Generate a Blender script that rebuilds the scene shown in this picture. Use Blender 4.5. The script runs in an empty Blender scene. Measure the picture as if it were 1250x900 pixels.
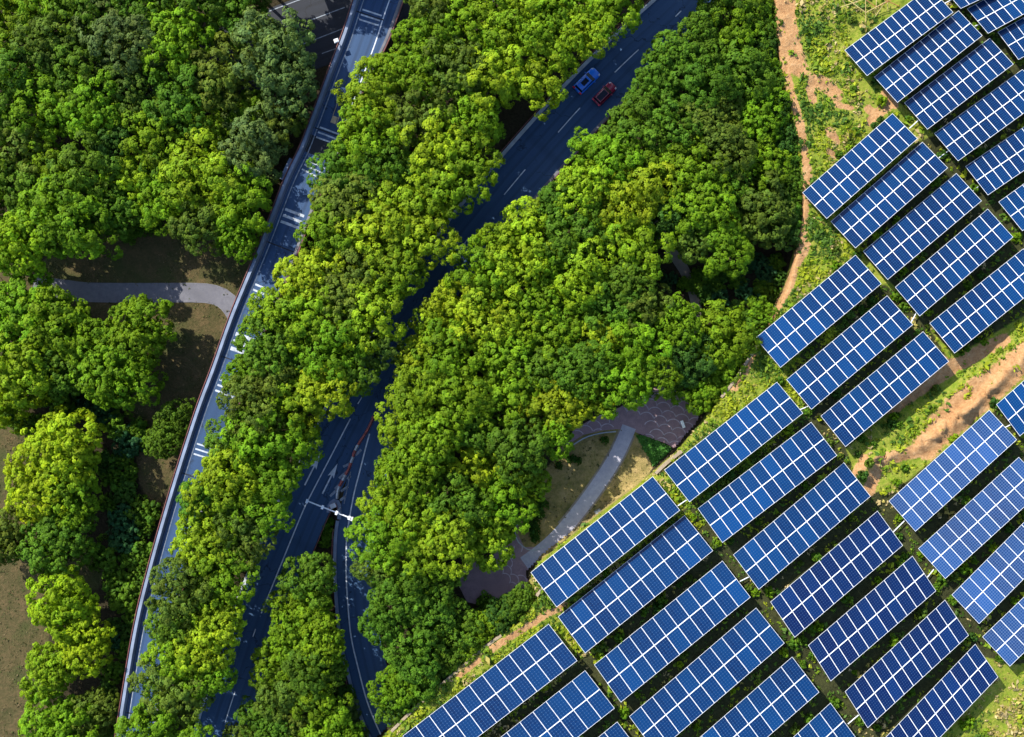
import bpy, bmesh, math, random
import numpy as np
from mathutils import Vector, Matrix

S = bpy.context.scene
C = S.collection
PI = math.pi
rng = np.random.default_rng(7)
random.seed(7)

# ------------------------------------------------------------------ camera, sky, sun, exposure
CAM_H = 220.0
PX = 0.15                                   # metres per photo pixel on the ground plane
cam_d = bpy.data.cameras.new("camera")
cam = bpy.data.objects.new("camera", cam_d)
C.objects.link(cam)
cam.location = (0, 0, CAM_H)
cam.rotation_euler = (0, 0, 0)
cam_d.sensor_width = 36.0
cam_d.sensor_fit = 'HORIZONTAL'
cam_d.lens = 36.0 * CAM_H / (1250 * PX)
cam_d.clip_end = 5000
S.camera = cam

SUN_EL = math.radians(42)
SHADOW = Vector((0.72, -0.69, 0)).normalized()
W = bpy.data.worlds.new("World")
S.world = W
W.use_nodes = True
nt = W.node_tree
bg = nt.nodes["Background"]
sky = nt.nodes.new("ShaderNodeTexSky")
sky.sky_type = 'NISHITA'
sky.sun_disc = False
sky.sun_elevation = SUN_EL
sky.sun_rotation = math.atan2(-SHADOW.x, -SHADOW.y)
nt.links.new(sky.outputs[0], bg.inputs[0])
bg.inputs[1].default_value = 0.15
sl = bpy.data.lights.new("sun", 'SUN')
sl.energy = 4.4
sl.angle = math.radians(0.5)
sl.color = (1.0, 0.94, 0.82)
sun = bpy.data.objects.new("sun", sl)
C.objects.link(sun)
ld = SHADOW * math.cos(SUN_EL) + Vector((0, 0, -math.sin(SUN_EL)))
sun.rotation_euler = ld.to_track_quat('-Z', 'Y').to_euler()
S.view_settings.view_transform = 'Standard'
S.view_settings.look = 'None'
S.view_settings.gamma = 1.0
S.view_settings.use_curve_mapping = False
S.view_settings.exposure = 1.0

# ------------------------------------------------------------------ helpers
def P(u, v, z=0.0):
    k = PX * (CAM_H - z) / CAM_H
    return ((u - 625.0) * k, (450.0 - v) * k, z)

def unP(x, y, z):
    k = PX * (CAM_H - z) / CAM_H
    return x / k + 625.0, 450.0 - y / k

def link(name, me, mats, parent=None):
    o = bpy.data.objects.new(name, me)
    C.objects.link(o)
    if mats is not None:
        for m in (mats if isinstance(mats, (list, tuple)) else [mats]):
            me.materials.append(m)
    if parent is not None:
        o.parent = parent
    return o

def mesh(name, verts, faces):
    me = bpy.data.meshes.new(name)
    me.from_pydata([tuple(map(float, v)) for v in verts], [], [tuple(f) for f in faces])
    me.update()
    return me

def quads_mesh(name, V, n):
    """V (n*4,3) array -> n separate quads"""
    me = bpy.data.meshes.new(name)
    me.vertices.add(n * 4)
    me.vertices.foreach_set("co", V.astype(np.float32).ravel())
    me.loops.add(n * 4)
    me.loops.foreach_set("vertex_index", np.arange(n * 4, dtype=np.int32))
    me.polygons.add(n)
    me.polygons.foreach_set("loop_start", np.arange(0, n * 4, 4, dtype=np.int32))
    me.polygons.foreach_set("loop_total", np.full(n, 4, dtype=np.int32))
    me.update(calc_edges=True)
    return me

def face_color(me, name, cols):
    a = me.attributes.new(name, 'FLOAT_COLOR', 'FACE')
    c = np.ones((len(cols), 4), np.float32)
    c[:, :cols.shape[1]] = cols
    a.data.foreach_set("color", c.ravel())

def tag(o, label=None, cat=None, group=None, kind=None):
    if label: o["label"] = label
    if cat: o["category"] = cat
    if group: o["group"] = group
    if kind: o["kind"] = kind
    return o

def empty(name, loc, rz=0.0):
    o = bpy.data.objects.new(name, None)
    o.empty_display_size = 0.3
    C.objects.link(o)
    o.location = loc
    o.rotation_euler = (0, 0, rz)
    return o

class MB:
    """collects boxes / prisms / tubes into one mesh"""
    def __init__(s): s.v, s.f, s.mi = [], [], []
    def add(s, verts, faces, mi=0):
        b = len(s.v)
        s.v += [tuple(v) for v in verts]
        s.f += [tuple(i + b for i in f) for f in faces]
        s.mi += [mi] * len(faces)
    def box(s, c, size, rz=0.0, mi=0):
        cx, cy, cz = c; a, b, h = size[0] / 2, size[1] / 2, size[2] / 2
        co, si = math.cos(rz), math.sin(rz)
        vs = []
        for z in (-h, h):
            for x, y in ((-a, -b), (a, -b), (a, b), (-a, b)):
                vs.append((cx + x * co - y * si, cy + x * si + y * co, cz + z))
        s.add(vs, [(0, 3, 2, 1), (4, 5, 6, 7), (0, 1, 5, 4), (1, 2, 6, 5), (2, 3, 7, 6), (3, 0, 4, 7)], mi)
    def tube(s, p, q, r0, r1=None, n=8, mi=0):
        r1 = r0 if r1 is None else r1
        p, q = Vector(p), Vector(q)
        d = (q - p).normalized()
        a = d.orthogonal().normalized(); b = d.cross(a)
        vs = []
        for c, r in ((p, r0), (q, r1)):
            for i in range(n):
                t = 2 * PI * i / n
                vs.append(tuple(c + (a * math.cos(t) + b * math.sin(t)) * r))
        fs = [(i, (i + 1) % n, n + (i + 1) % n, n + i) for i in range(n)]
        fs += [tuple(range(n - 1, -1, -1)), tuple(range(n, 2 * n))]
        s.add(vs, fs, mi)
    def prism(s, poly, z0, z1, mi=0):
        n = len(poly)
        vs = [(x, y, z0) for x, y in poly] + [(x, y, z1) for x, y in poly]
        fs = [tuple(range(n - 1, -1, -1)), tuple(range(n, 2 * n))]
        fs += [(i, (i + 1) % n, n + (i + 1) % n, n + i) for i in range(n)]
        s.add(vs, fs, mi)
    def loft(s, secs, mi=0, cap=True):
        n = len(secs[0]); vs = [p for sec in secs for p in sec]; fs = []
        for k in range(len(secs) - 1):
            for i in range(n):
                j = (i + 1) % n
                fs.append((k * n + i, k * n + j, (k + 1) * n + j, (k + 1) * n + i))
        if cap:
            fs.append(tuple(range(n - 1, -1, -1)))
            fs.append(tuple(range((len(secs) - 1) * n, len(secs) * n)))
        s.add(vs, fs, mi)
    def build(s, name, mats, parent=None, smooth=False):
        me = mesh(name, s.v, s.f)
        o = link(name, me, mats, parent)
        if any(s.mi): me.polygons.foreach_set("material_index", s.mi)
        if smooth: me.polygons.foreach_set("use_smooth", [True] * len(me.polygons))
        return o

def resample(pts, step):
    pts = np.array(pts, float)
    # Catmull-Rom then even spacing
    out = []
    n = len(pts)
    for i in range(n - 1):
        p0, p1, p2, p3 = pts[max(i - 1, 0)], pts[i], pts[i + 1], pts[min(i + 2, n - 1)]
        for t in np.linspace(0, 1, 12, endpoint=False):
            out.append(0.5 * ((2 * p1) + (-p0 + p2) * t + (2 * p0 - 5 * p1 + 4 * p2 - p3) * t * t + (-p0 + 3 * p1 - 3 * p2 + p3) * t ** 3))
    out.append(pts[-1])
    out = np.array(out)
    d = np.r_[0, np.cumsum(np.hypot(*np.diff(out, axis=0).T))]
    m = max(2, int(d[-1] / step) + 1)
    t = np.linspace(0, d[-1], m)
    return np.c_[np.interp(t, d, out[:, 0]), np.interp(t, d, out[:, 1])]

def normals2(L):
    """right-hand normals of a polyline in world xy"""
    t = np.gradient(L, axis=0)
    t /= np.linalg.norm(t, axis=1)[:, None] + 1e-9
    return np.c_[t[:, 1], -t[:, 0]]

def wl(pts, z=0.0, step=2.0):
    return resample([P(u, v, z)[:2] for u, v in pts], step)

def offset(L, d):
    return L + normals2(L) * (np.asarray(d)[:, None] if np.ndim(d) else d)

def arc(L):
    return np.r_[0, np.cumsum(np.hypot(*np.diff(L, axis=0).T))]

def sub(L, s0, s1, step=1.0):
    a = arc(L)
    n = max(2, int(abs(s1 - s0) / step) + 1)
    t = np.linspace(s0, s1, n)
    return np.c_[np.interp(t, a, L[:, 0]), np.interp(t, a, L[:, 1])]

def nearest_s(L, p):
    i = int(np.argmin(np.hypot(L[:, 0] - p[0], L[:, 1] - p[1])))
    return arc(L)[i]

def strip(mb_or_name, L, a, b, z, mat=None, parent=None, rows=1):
    """flat sheet between across offsets a..b along L, with UV (along, across) in metres"""
    N = normals2(L); s = arc(L); n = len(L)
    vs, uv = [], []
    for r in range(rows + 1):
        d = a + (b - a) * r / rows
        for i in range(n):
            vs.append((L[i, 0] + N[i, 0] * d, L[i, 1] + N[i, 1] * d, z)); uv.append((s[i], d))
    fs = [(r * n + i, (r + 1) * n + i, (r + 1) * n + i + 1, r * n + i + 1) for r in range(rows) for i in range(n - 1)]
    if isinstance(mb_or_name, MB):
        mb_or_name.add(vs, fs); return None
    me = mesh(mb_or_name, vs, fs)
    u = me.uv_layers.new(name="UVMap")
    for lp in me.loops: u.data[lp.index].uv = uv[lp.vertex_index]
    return link(mb_or_name, me, mat, parent)

def sweep(mb, L, prof, mi=0):
    """closed profile [(across, z)] swept along L"""
    N = normals2(L)
    mb.loft([[(L[i, 0] + N[i, 0] * d, L[i, 1] + N[i, 1] * d, z) for d, z in prof] for i in range(len(L))], mi)

def rect(a, b, z0, z1):
    return [(a, z0), (a, z1), (b, z1), (b, z0)]

def seg_dist(U, V, pts):
    """distance from grid points to a polyline in px"""
    pts = np.array(pts, float)
    D = np.full(np.shape(U), 1e9)
    for (ax, ay), (bx, by) in zip(pts[:-1], pts[1:]):
        dx, dy = bx - ax, by - ay
        t = np.clip(((U - ax) * dx + (V - ay) * dy) / (dx * dx + dy * dy + 1e-9), 0, 1)
        D = np.minimum(D, np.hypot(U - ax - t * dx, V - ay - t * dy))
    return D

def inside(U, V, poly):
    poly = np.array(poly, float); r = np.zeros(np.shape(U), bool)
    x1, y1 = poly[-1]
    for x2, y2 in poly:
        if y1 != y2:
            c = ((y1 > V) != (y2 > V)) & (U < (x2 - x1) * (V - y1) / (y2 - y1) + x1)
            r ^= c
        x1, y1 = x2, y2
    return r

def sdf(U, V, poly):
    """positive inside"""
    d = seg_dist(U, V, list(poly) + [poly[0]])
    return np.where(inside(U, V, poly), d, -d)

def sm(x, a, b):
    t = np.clip((x - a) / (b - a), 0, 1); return t * t * (3 - 2 * t)

def vnoise(U, V, scale, seed):
    """value noise on numpy arrays"""
    r = np.random.default_rng(seed).random((64, 64))
    x, y = np.asarray(U) / scale + 1000, np.asarray(V) / scale + 1000
    xi, yi = np.floor(x).astype(int), np.floor(y).astype(int)
    fx, fy = x - xi, y - yi
    fx, fy = fx * fx * (3 - 2 * fx), fy * fy * (3 - 2 * fy)
    g = lambda i, j: r[(xi + i) % 64, (yi + j) % 64]
    return (g(0, 0) * (1 - fx) + g(1, 0) * fx) * (1 - fy) + (g(0, 1) * (1 - fx) + g(1, 1) * fx) * fy

# ------------------------------------------------------------------ materials
def new_mat(name):
    m = bpy.data.materials.new(name); m.use_nodes = True
    t = m.node_tree
    return m, t, t.nodes["Principled BSDF"]

def N(t, typ, **kw):
    n = t.nodes.new(typ)
    for k, v in kw.items():
        setattr(n, k, v)
    return n

def ramp(t, pts, interp='LINEAR'):
    r = t.nodes.new("ShaderNodeValToRGB"); r.color_ramp.interpolation = interp
    e = r.color_ramp.elements
    while len(e) < len(pts): e.new(0.5)
    for i, (p, c) in enumerate(pts):
        e[i].position = p; e[i].color = (c[0], c[1], c[2], 1) if len(c) == 3 else c
    return r

def plain(name, col, rough=0.7, metal=0.0, var=0.15, scale=3.0, spec=0.4):
    m, t, b = new_mat(name)
    tc = N(t, "ShaderNodeTexCoord"); no = N(t, "ShaderNodeTexNoise")
    no.inputs["Scale"].default_value = scale; no.inputs["Detail"].default_value = 4
    t.links.new(tc.outputs["Object"], no.inputs["Vector"])
    r = ramp(t, [(0.3, [c * (1 - var) for c in col]), (0.7, [min(1, c * (1 + var)) for c in col])])
    t.links.new(no.outputs["Fac"], r.inputs[0]); t.links.new(r.outputs[0], b.inputs["Base Color"])
    b.inputs["Roughness"].default_value = rough; b.inputs["Metallic"].default_value = metal
    b.inputs["Specular IOR Level"].default_value = spec
    return m

def mixc(t, a, b, fac, typ='MIX'):
    n = N(t, "ShaderNodeMix", data_type='RGBA', blend_type=typ)
    for s, i in ((fac, 0), (a, 6), (b, 7)):
        if isinstance(s, (int, float)): n.inputs[i].default_value = s
        elif isinstance(s, (tuple, list)): n.inputs[i].default_value = (*s, 1)
        else: t.links.new(s, n.inputs[i])
    return n.outputs[2]

def noise(t, vec, scale, detail=5, rough=0.6):
    n = N(t, "ShaderNodeTexNoise"); n.inputs["Scale"].default_value = scale
    n.inputs["Detail"].default_value = detail; n.inputs["Roughness"].default_value = rough
    t.links.new(vec, n.inputs["Vector"]); return n.outputs["Fac"]

def maprange(t, x, a, b, c=0.0, d=1.0):
    n = N(t, "ShaderNodeMapRange"); n.interpolation_type = 'SMOOTHSTEP'
    t.links.new(x, n.inputs[0])
    for i, v in zip((1, 2, 3, 4), (a, b, c, d)): n.inputs[i].default_value = v
    return n.outputs[0]

def math_(t, op, a, b=0.0, c=None):
    n = N(t, "ShaderNodeMath", operation=op)
    for i, s in enumerate((a, b) if c is None else (a, b, c)):
        if isinstance(s, (int, float)): n.inputs[i].default_value = s
        else: t.links.new(s, n.inputs[i])
    return n.outputs[0]

def asphalt(name, base, light, streak=1.0):
    m, t, b = new_mat(name)
    uv = N(t, "ShaderNodeUVMap"); tc = N(t, "ShaderNodeTexCoord")
    mp = N(t, "ShaderNodeMapping"); mp.inputs["Scale"].default_value = (0.03, 1.1, 1)
    t.links.new(uv.outputs[0], mp.inputs[0])
    st = noise(t, mp.outputs[0], 1.0, 3)
    bl = noise(t, tc.outputs["Object"], 0.12, 5)
    fn = noise(t, tc.outputs["Object"], 4.0, 6, 0.75)
    f = maprange(t, st, 0.32, 0.7)
    c = mixc(t, base, light, f)
    c = mixc(t, c, mixc(t, base, light, bl), 0.4)
    c = mixc(t, c, mixc(t, [x * 0.6 for x in base], [x * 1.5 for x in light], fn), 0.28)
    # pale scuffs
    mp2 = N(t, "ShaderNodeMapping"); mp2.inputs["Scale"].default_value = (0.22, 1.6, 1)
    t.links.new(uv.outputs[0], mp2.inputs[0])
    sc = maprange(t, noise(t, mp2.outputs[0], 1.3, 8, 0.8), 0.66, 0.82)
    c = mixc(t, c, [x * 2.6 for x in light], math_(t, 'MULTIPLY', sc, 0.45 * streak))
    # repair patches across the lanes
    mp3 = N(t, "ShaderNodeMapping"); mp3.inputs["Scale"].default_value = (0.055, 0.0, 1)
    t.links.new(uv.outputs[0], mp3.inputs[0])
    pv = N(t, "ShaderNodeTexNoise"); pv.inputs["Scale"].default_value = 1.7; pv.inputs["Detail"].default_value = 0
    t.links.new(mp3.outputs[0], pv.inputs["Vector"])
    c = mixc(t, c, [x * 0.75 for x in base], math_(t, 'MULTIPLY', maprange(t, pv.outputs[0], 0.62, 0.64), 0.45))
    # darker polished wheel paths and hairline cracks
    sx = N(t, "ShaderNodeSeparateXYZ"); t.links.new(uv.outputs[0], sx.inputs[0])
    wob = math_(t, 'MULTIPLY_ADD', bl, 0.5, sx.outputs[1])
    wp = math_(t, 'SINE', math_(t, 'MULTIPLY', wob, 3.9))
    c = mixc(t, c, [x * 0.62 for x in base], math_(t, 'MULTIPLY', maprange(t, wp, 0.0, 1.0), math_(t, 'MULTIPLY', maprange(t, st, 0.30, 0.65), 0.65)))
    vo = N(t, "ShaderNodeTexVoronoi", feature='DISTANCE_TO_EDGE'); vo.inputs["Scale"].default_value = 0.11
    wv = N(t, "ShaderNodeVectorMath", operation='ADD'); nz = N(t, "ShaderNodeTexNoise"); nz.inputs["Scale"].default_value = 0.5; nz.inputs["Detail"].default_value = 4
    t.links.new(tc.outputs["Object"], nz.inputs["Vector"])
    ms = N(t, "ShaderNodeVectorMath", operation='SCALE'); ms.inputs["Scale"].default_value = 4.0
    t.links.new(nz.outputs["Color"], ms.inputs[0]); t.links.new(tc.outputs["Object"], wv.inputs[0]); t.links.new(ms.outputs[0], wv.inputs[1]); t.links.new(wv.outputs[0], vo.inputs["Vector"])
    cr = math_(t, 'MULTIPLY', math_(t, 'LESS_THAN', vo.outputs["Distance"], 0.008), maprange(t, bl, 0.48, 0.55))
    c = mixc(t, c, [x * 0.35 for x in base], math_(t, 'MULTIPLY', cr, 0.8))
    t.links.new(c, b.inputs["Base Color"])
    b.inputs["Roughness"].default_value = 0.72
    b.inputs["Specular IOR Level"].default_value = 0.35
    return m

M = {}
M["asphalt"] = asphalt("asphalt", (0.016, 0.052, 0.125), (0.034, 0.080, 0.170))
M["asphalt_deck"] = asphalt("asphalt_deck", (0.012, 0.042, 0.110), (0.026, 0.064, 0.150), 1.5)
M["asphalt_dark"] = asphalt("asphalt_dark", (0.008, 0.011, 0.020), (0.014, 0.018, 0.030))  # lower road's deep shade put into the colour; joints and patch share it
M["paint"] = plain("road_paint", (0.50, 0.54, 0.60), 0.6, 0, 0.25, 1.2)
M["paint_worn"] = plain("road_paint_worn", (0.20, 0.23, 0.28), 0.7, 0, 0.45, 1.5)
M["paint_bar"] = plain("road_paint_bar", (0.34, 0.38, 0.44), 0.65, 0, 0.4, 1.6)
M["ochre"] = plain("road_paint_ochre", (0.38, 0.29, 0.17), 0.7, 0, 0.3, 2.0)
M["concrete"] = plain("concrete", (0.33, 0.36, 0.40), 0.85, 0, 0.22, 0.6)
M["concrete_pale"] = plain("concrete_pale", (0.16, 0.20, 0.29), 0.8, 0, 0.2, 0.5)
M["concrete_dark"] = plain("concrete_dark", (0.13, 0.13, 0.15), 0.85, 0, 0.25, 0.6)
M["red"] = plain("red_rail", (0.15, 0.05, 0.048), 0.5, 0, 0.25, 0.8)
M["redpl"] = plain("red_plastic", (0.42, 0.10, 0.08), 0.5, 0, 0.25, 1.0)
M["whitepl"] = plain("white_plastic", (0.55, 0.56, 0.60), 0.5, 0, 0.25, 1.0)
M["white_metal"] = plain("white_metal", (0.60, 0.64, 0.70), 0.4, 0, 0.06, 2.0)
M["grey_metal"] = plain("grey_metal", (0.30, 0.32, 0.35), 0.45, 0.6, 0.1, 2.0)
M["frame"] = plain("module_frame", (0.56, 0.58, 0.62), 0.4, 0.0, 0.04, 3.0)
M["bark"] = plain("bark", (0.075, 0.055, 0.038), 0.9, 0, 0.35, 3.0)
M["pole_wood"] = plain("pole_wood", (0.42, 0.33, 0.13), 0.8, 0, 0.25, 2.0)
M["rust"] = plain("rust", (0.33, 0.12, 0.05), 0.85, 0, 0.35, 2.0)
M["pale_stone"] = plain("pale_stone", (0.40, 0.33, 0.37), 0.85, 0, 0.25, 1.2)
M["glass"] = plain("car_glass", (0.010, 0.014, 0.03), 0.12, 0, 0.0, 1.0, 0.12)
M["tyre"] = plain("tyre", (0.02, 0.02, 0.02), 0.85)
M["tail"] = plain("tail_lamp", (0.55, 0.01, 0.04), 0.25, 0, 0.0)
M["head"] = plain("head_lamp", (0.6, 0.62, 0.66), 0.15, 0, 0.0)

def carpaint(name, col):
    m, t, b = new_mat(name)
    b.inputs["Base Color"].default_value = (*col, 1); b.inputs["Metallic"].default_value = 0.0
    b.inputs["Roughness"].default_value = 0.28; b.inputs["Coat Weight"].default_value = 0.25
    b.inputs["Coat Roughness"].default_value = 0.06
    return m
M["car_blue"] = carpaint("car_paint_blue", (0.015, 0.19, 0.85))
M["car_red"] = carpaint("car_paint_maroon", (0.28, 0.018, 0.055))

def foliage_mat():
    m, t, b = new_mat("foliage")
    oi = N(t, "ShaderNodeObjectInfo")
    at = N(t, "ShaderNodeAttribute", attribute_name="tint")
    c = mixc(t, oi.outputs["Color"], at.outputs["Color"], 1.0, 'MULTIPLY')
    t.links.new(c, b.inputs["Base Color"])
    b.inputs["Roughness"].default_value = 0.6; b.inputs["Specular IOR Level"].default_value = 0.10
    tr = N(t, "ShaderNodeBsdfTranslucent")
    c2 = mixc(t, c, (1.25, 1.2, 0.45), 1.0, 'MULTIPLY')
    t.links.new(c2, tr.inputs[0])
    mx = N(t, "ShaderNodeMixShader"); mx.inputs[0].default_value = 0.38
    t.links.new(b.outputs[0], mx.inputs[1]); t.links.new(tr.outputs[0], mx.inputs[2])
    t.links.new(mx.outputs[0], t.nodes["Material Output"].inputs[0])
    return m
M["foliage"] = foliage_mat()

def grass_mat():
    m, t, b = new_mat("grass_blades")
    at = N(t, "ShaderNodeAttribute", attribute_name="tint")
    t.links.new(at.outputs["Color"], b.inputs["Base Color"])
    b.inputs["Roughness"].default_value = 0.6; b.inputs["Specular IOR Level"].default_value = 0.2
    tr = N(t, "ShaderNodeBsdfTranslucent"); t.links.new(at.outputs["Color"], tr.inputs[0])
    mx = N(t, "ShaderNodeMixShader"); mx.inputs[0].default_value = 0.25
    t.links.new(b.outputs[0], mx.inputs[1]); t.links.new(tr.outputs[0], mx.inputs[2])
    t.links.new(mx.outputs[0], t.nodes["Material Output"].inputs[0])
    return m
M["grass"] = grass_mat()

def ground_mat():
    m, t, b = new_mat("ground")
    tc = N(t, "ShaderNodeTexCoord"); ob = tc.outputs["Object"]
    at = N(t, "ShaderNodeAttribute", attribute_name="mask")
    sp = N(t, "ShaderNodeSeparateColor"); t.links.new(at.outputs["Color"], sp.inputs[0])
    n1, n2, n3 = noise(t, ob, 0.10, 6), noise(t, ob, 0.45, 6, 0.7), noise(t, ob, 2.2, 6, 0.75)
    # leaf litter under the trees
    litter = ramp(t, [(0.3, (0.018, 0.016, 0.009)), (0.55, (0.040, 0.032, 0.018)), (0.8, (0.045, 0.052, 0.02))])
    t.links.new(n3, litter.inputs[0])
    # worn clearing: brown soil and thin grass
    cl = ramp(t, [(0.30, (0.090, 0.125, 0.026)), (0.45, (0.21, 0.175, 0.062)), (0.58, (0.33, 0.245, 0.105)), (0.74, (0.45, 0.34, 0.17))])
    t.links.new(math_(t, 'MULTIPLY_ADD', n2, 0.6, math_(t, 'MULTIPLY', n3, 0.42)), cl.inputs[0])
    clm = mixc(t, cl.outputs[0], (0.070, 0.080, 0.028), maprange(t, n1, 0.50, 0.68, 0.0, 0.8))
    # hill meadow
    me_ = ramp(t, [(0.28, (0.055, 0.115, 0.010)), (0.44, (0.145, 0.205, 0.018)), (0.58, (0.26, 0.26, 0.045)), (0.76, (0.40, 0.275, 0.10))])
    t.links.new(math_(t, 'MULTIPLY_ADD', n2, 0.45, math_(t, 'MULTIPLY', n3, 0.55)), me_.inputs[0])
    # bare reddish earth
    di = ramp(t, [(0.3, (0.20, 0.085, 0.035)), (0.5, (0.38, 0.215, 0.098)), (0.75, (0.52, 0.36, 0.20))])
    t.links.new(math_(t, 'MULTIPLY_ADD', n2, 0.4, math_(t, 'MULTIPLY', n3, 0.6)), di.inputs[0])
    jit = math_(t, 'ADD', math_(t, 'MULTIPLY', math_(t, 'SUBTRACT', n2, 0.5), 1.1), math_(t, 'MULTIPLY', math_(t, 'SUBTRACT', n3, 0.5), 0.7))
    f_cl = maprange(t, math_(t, 'ADD', sp.outputs[2], math_(t, 'MULTIPLY', jit, 0.4)), 0.4, 0.6)
    f_hi = maprange(t, math_(t, 'ADD', sp.outputs[1], math_(t, 'MULTIPLY', jit, 0.4)), 0.4, 0.6)
    f_di = maprange(t, math_(t, 'ADD', sp.outputs[0], jit), 0.38, 0.62)
    a3 = N(t, "ShaderNodeAttribute", attribute_name="olive")
    ol = ramp(t, [(0.30, (0.036, 0.044, 0.014)), (0.48, (0.070, 0.060, 0.026)), (0.62, (0.115, 0.082, 0.040)), (0.8, (0.17, 0.125, 0.065))])
    t.links.new(math_(t, 'MULTIPLY_ADD', n2, 0.6, math_(t, 'MULTIPLY', n3, 0.42)), ol.inputs[0])
    clm = mixc(t, clm, mixc(t, ol.outputs[0], (0.045, 0.058, 0.018), maprange(t, n1, 0.48, 0.64, 0.0, 0.75)), a3.outputs["Fac"])
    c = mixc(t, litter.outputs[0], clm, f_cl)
    c = mixc(t, c, me_.outputs[0], f_hi)
    a2 = N(t, "ShaderNodeAttribute", attribute_name="field_shade")
    so = ramp(t, [(0.3, (0.020, 0.020, 0.010)), (0.6, (0.045, 0.050, 0.018)), (0.85, (0.10, 0.085, 0.04))]); t.links.new(n3, so.inputs[0])  # weedy soil, darkened so its colour carries the shade between the tables
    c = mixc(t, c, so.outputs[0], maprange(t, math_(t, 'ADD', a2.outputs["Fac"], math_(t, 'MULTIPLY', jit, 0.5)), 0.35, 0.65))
    c = mixc(t, c, di.outputs[0], f_di)
    t.links.new(c, b.inputs["Base Color"])
    b.inputs["Roughness"].default_value = 0.95; b.inputs["Specular IOR Level"].default_value = 0.1
    bp = N(t, "ShaderNodeBump"); bp.inputs["Strength"].default_value = 0.8; bp.inputs["Distance"].default_value = 0.35
    t.links.new(math_(t, 'ADD', n3, n2), bp.inputs["Height"]); t.links.new(bp.outputs[0], b.inputs["Normal"])
    return m
M["ground"] = ground_mat()

def paving_mat(name, a, b_, s=1.2):
    m, t, b = new_mat(name)
    tc = N(t, "ShaderNodeTexCoord"); ob = tc.outputs["Object"]
    c = mixc(t, a, b_, maprange(t, noise(t, ob, s, 7, 0.7), 0.3, 0.7))
    c = mixc(t, c, [x * 0.7 for x in a], math_(t, 'MULTIPLY', maprange(t, noise(t, ob, 0.15, 4), 0.45, 0.7), 0.6))
    c = mixc(t, c, [min(1, x * 1.9) for x in b_], math_(t, 'MULTIPLY', maprange(t, noise(t, ob, 5.0, 3, 0.5), 0.66, 0.76), 0.5))
    t.links.new(c, b.inputs["Base Color"]); b.inputs["Roughness"].default_value = 0.85
    return m
M["paving_red"] = paving_mat("paving_red", (0.22, 0.145, 0.165), (0.31, 0.205, 0.225))
M["paving_grey"] = paving_mat("paving_grey", (0.29, 0.29, 0.36), (0.40, 0.39, 0.46))
M["paving_shaded"] = paving_mat("paving_shaded", (0.10, 0.10, 0.125), (0.145, 0.145, 0.17))  # grey paving with the left footpath's shade put into the colour
M["paving_tan"] = paving_mat("paving_tan", (0.18, 0.15, 0.12), (0.26, 0.22, 0.18))
M["earth_wall"] = paving_mat("earth_wall", (0.22, 0.17, 0.11), (0.34, 0.27, 0.18))

def pv_mat(name, lo, hi, line):
    m, t, b = new_mat(name)
    uv = N(t, "ShaderNodeUVMap"); oi = N(t, "ShaderNodeObjectInfo")
    sep = N(t, "ShaderNodeSeparateXYZ"); t.links.new(uv.outputs[0], sep.inputs[0])
    def grid(o, n, w):
        f = math_(t, 'FRACT', math_(t, 'MULTIPLY', o, float(n)))
        d = math_(t, 'ABSOLUTE', math_(t, 'SUBTRACT', f, 0.5))
        return math_(t, 'GREATER_THAN', d, 0.5 - w)
    gx, gy = grid(sep.outputs[0], 5, 0.10), grid(sep.outputs[1], 8, 0.10)
    ln = math_(t, 'MAXIMUM', gx, gy)
    dot = math_(t, 'MULTIPLY', gx, gy)
    r1 = ramp(t, [(0.0, [x * 0.7 for x in lo]), (0.35, lo), (0.75, hi), (1.0, [x * 1.6 for x in hi])])
    ge = N(t, "ShaderNodeNewGeometry")
    pn = noise(t, ge.outputs["Position"], 0.035, 3, 0.5)  # broad noise puts an uneven sheen into the cell colour
    t.links.new(math_(t, 'ADD', math_(t, 'MULTIPLY', oi.outputs["Random"], 0.55), math_(t, 'MULTIPLY_ADD', pn, 1.5, -0.5)), r1.inputs[0])
    tc = N(t, "ShaderNodeTexCoord")
    wn = N(t, "ShaderNodeTexWhiteNoise", noise_dimensions='3D')
    vm = N(t, "ShaderNodeVectorMath", operation='FLOOR')
    ms = N(t, "ShaderNodeVectorMath", operation='MULTIPLY'); ms.inputs[1].default_value = (5, 8, 1)
    t.links.new(uv.outputs[0], ms.inputs[0]); t.links.new(ms.outputs[0], vm.inputs[0]); t.links.new(vm.outputs[0], wn.inputs[0])
    c = mixc(t, r1.outputs[0], [x * 1.5 for x in hi], math_(t, 'MULTIPLY', wn.outputs[0], 0.25))
    c = mixc(t, c, line, math_(t, 'MULTIPLY', ln, 0.36))
    c = mixc(t, c, (0.30, 0.42, 0.60), math_(t, 'MULTIPLY', dot, 0.14))
    t.links.new(c, b.inputs["Base Color"])
    b.inputs["Roughness"].default_value = 0.16
    b.inputs["Specular IOR Level"].default_value = 0.20
    return m
M["pv"] = pv_mat("solar_cells", (0.0005, 0.0105, 0.050), (0.0005, 0.020, 0.078), (0.006, 0.042, 0.135))
M["pv_dark"] = pv_mat("solar_cells_deep", (0.0005, 0.005, 0.036), (0.0005, 0.010, 0.052), (0.006, 0.022, 0.085))
M["pv_pale"] = pv_mat("solar_cells_pale", (0.009, 0.024, 0.080), (0.008, 0.034, 0.115), (0.10, 0.16, 0.29))

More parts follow.
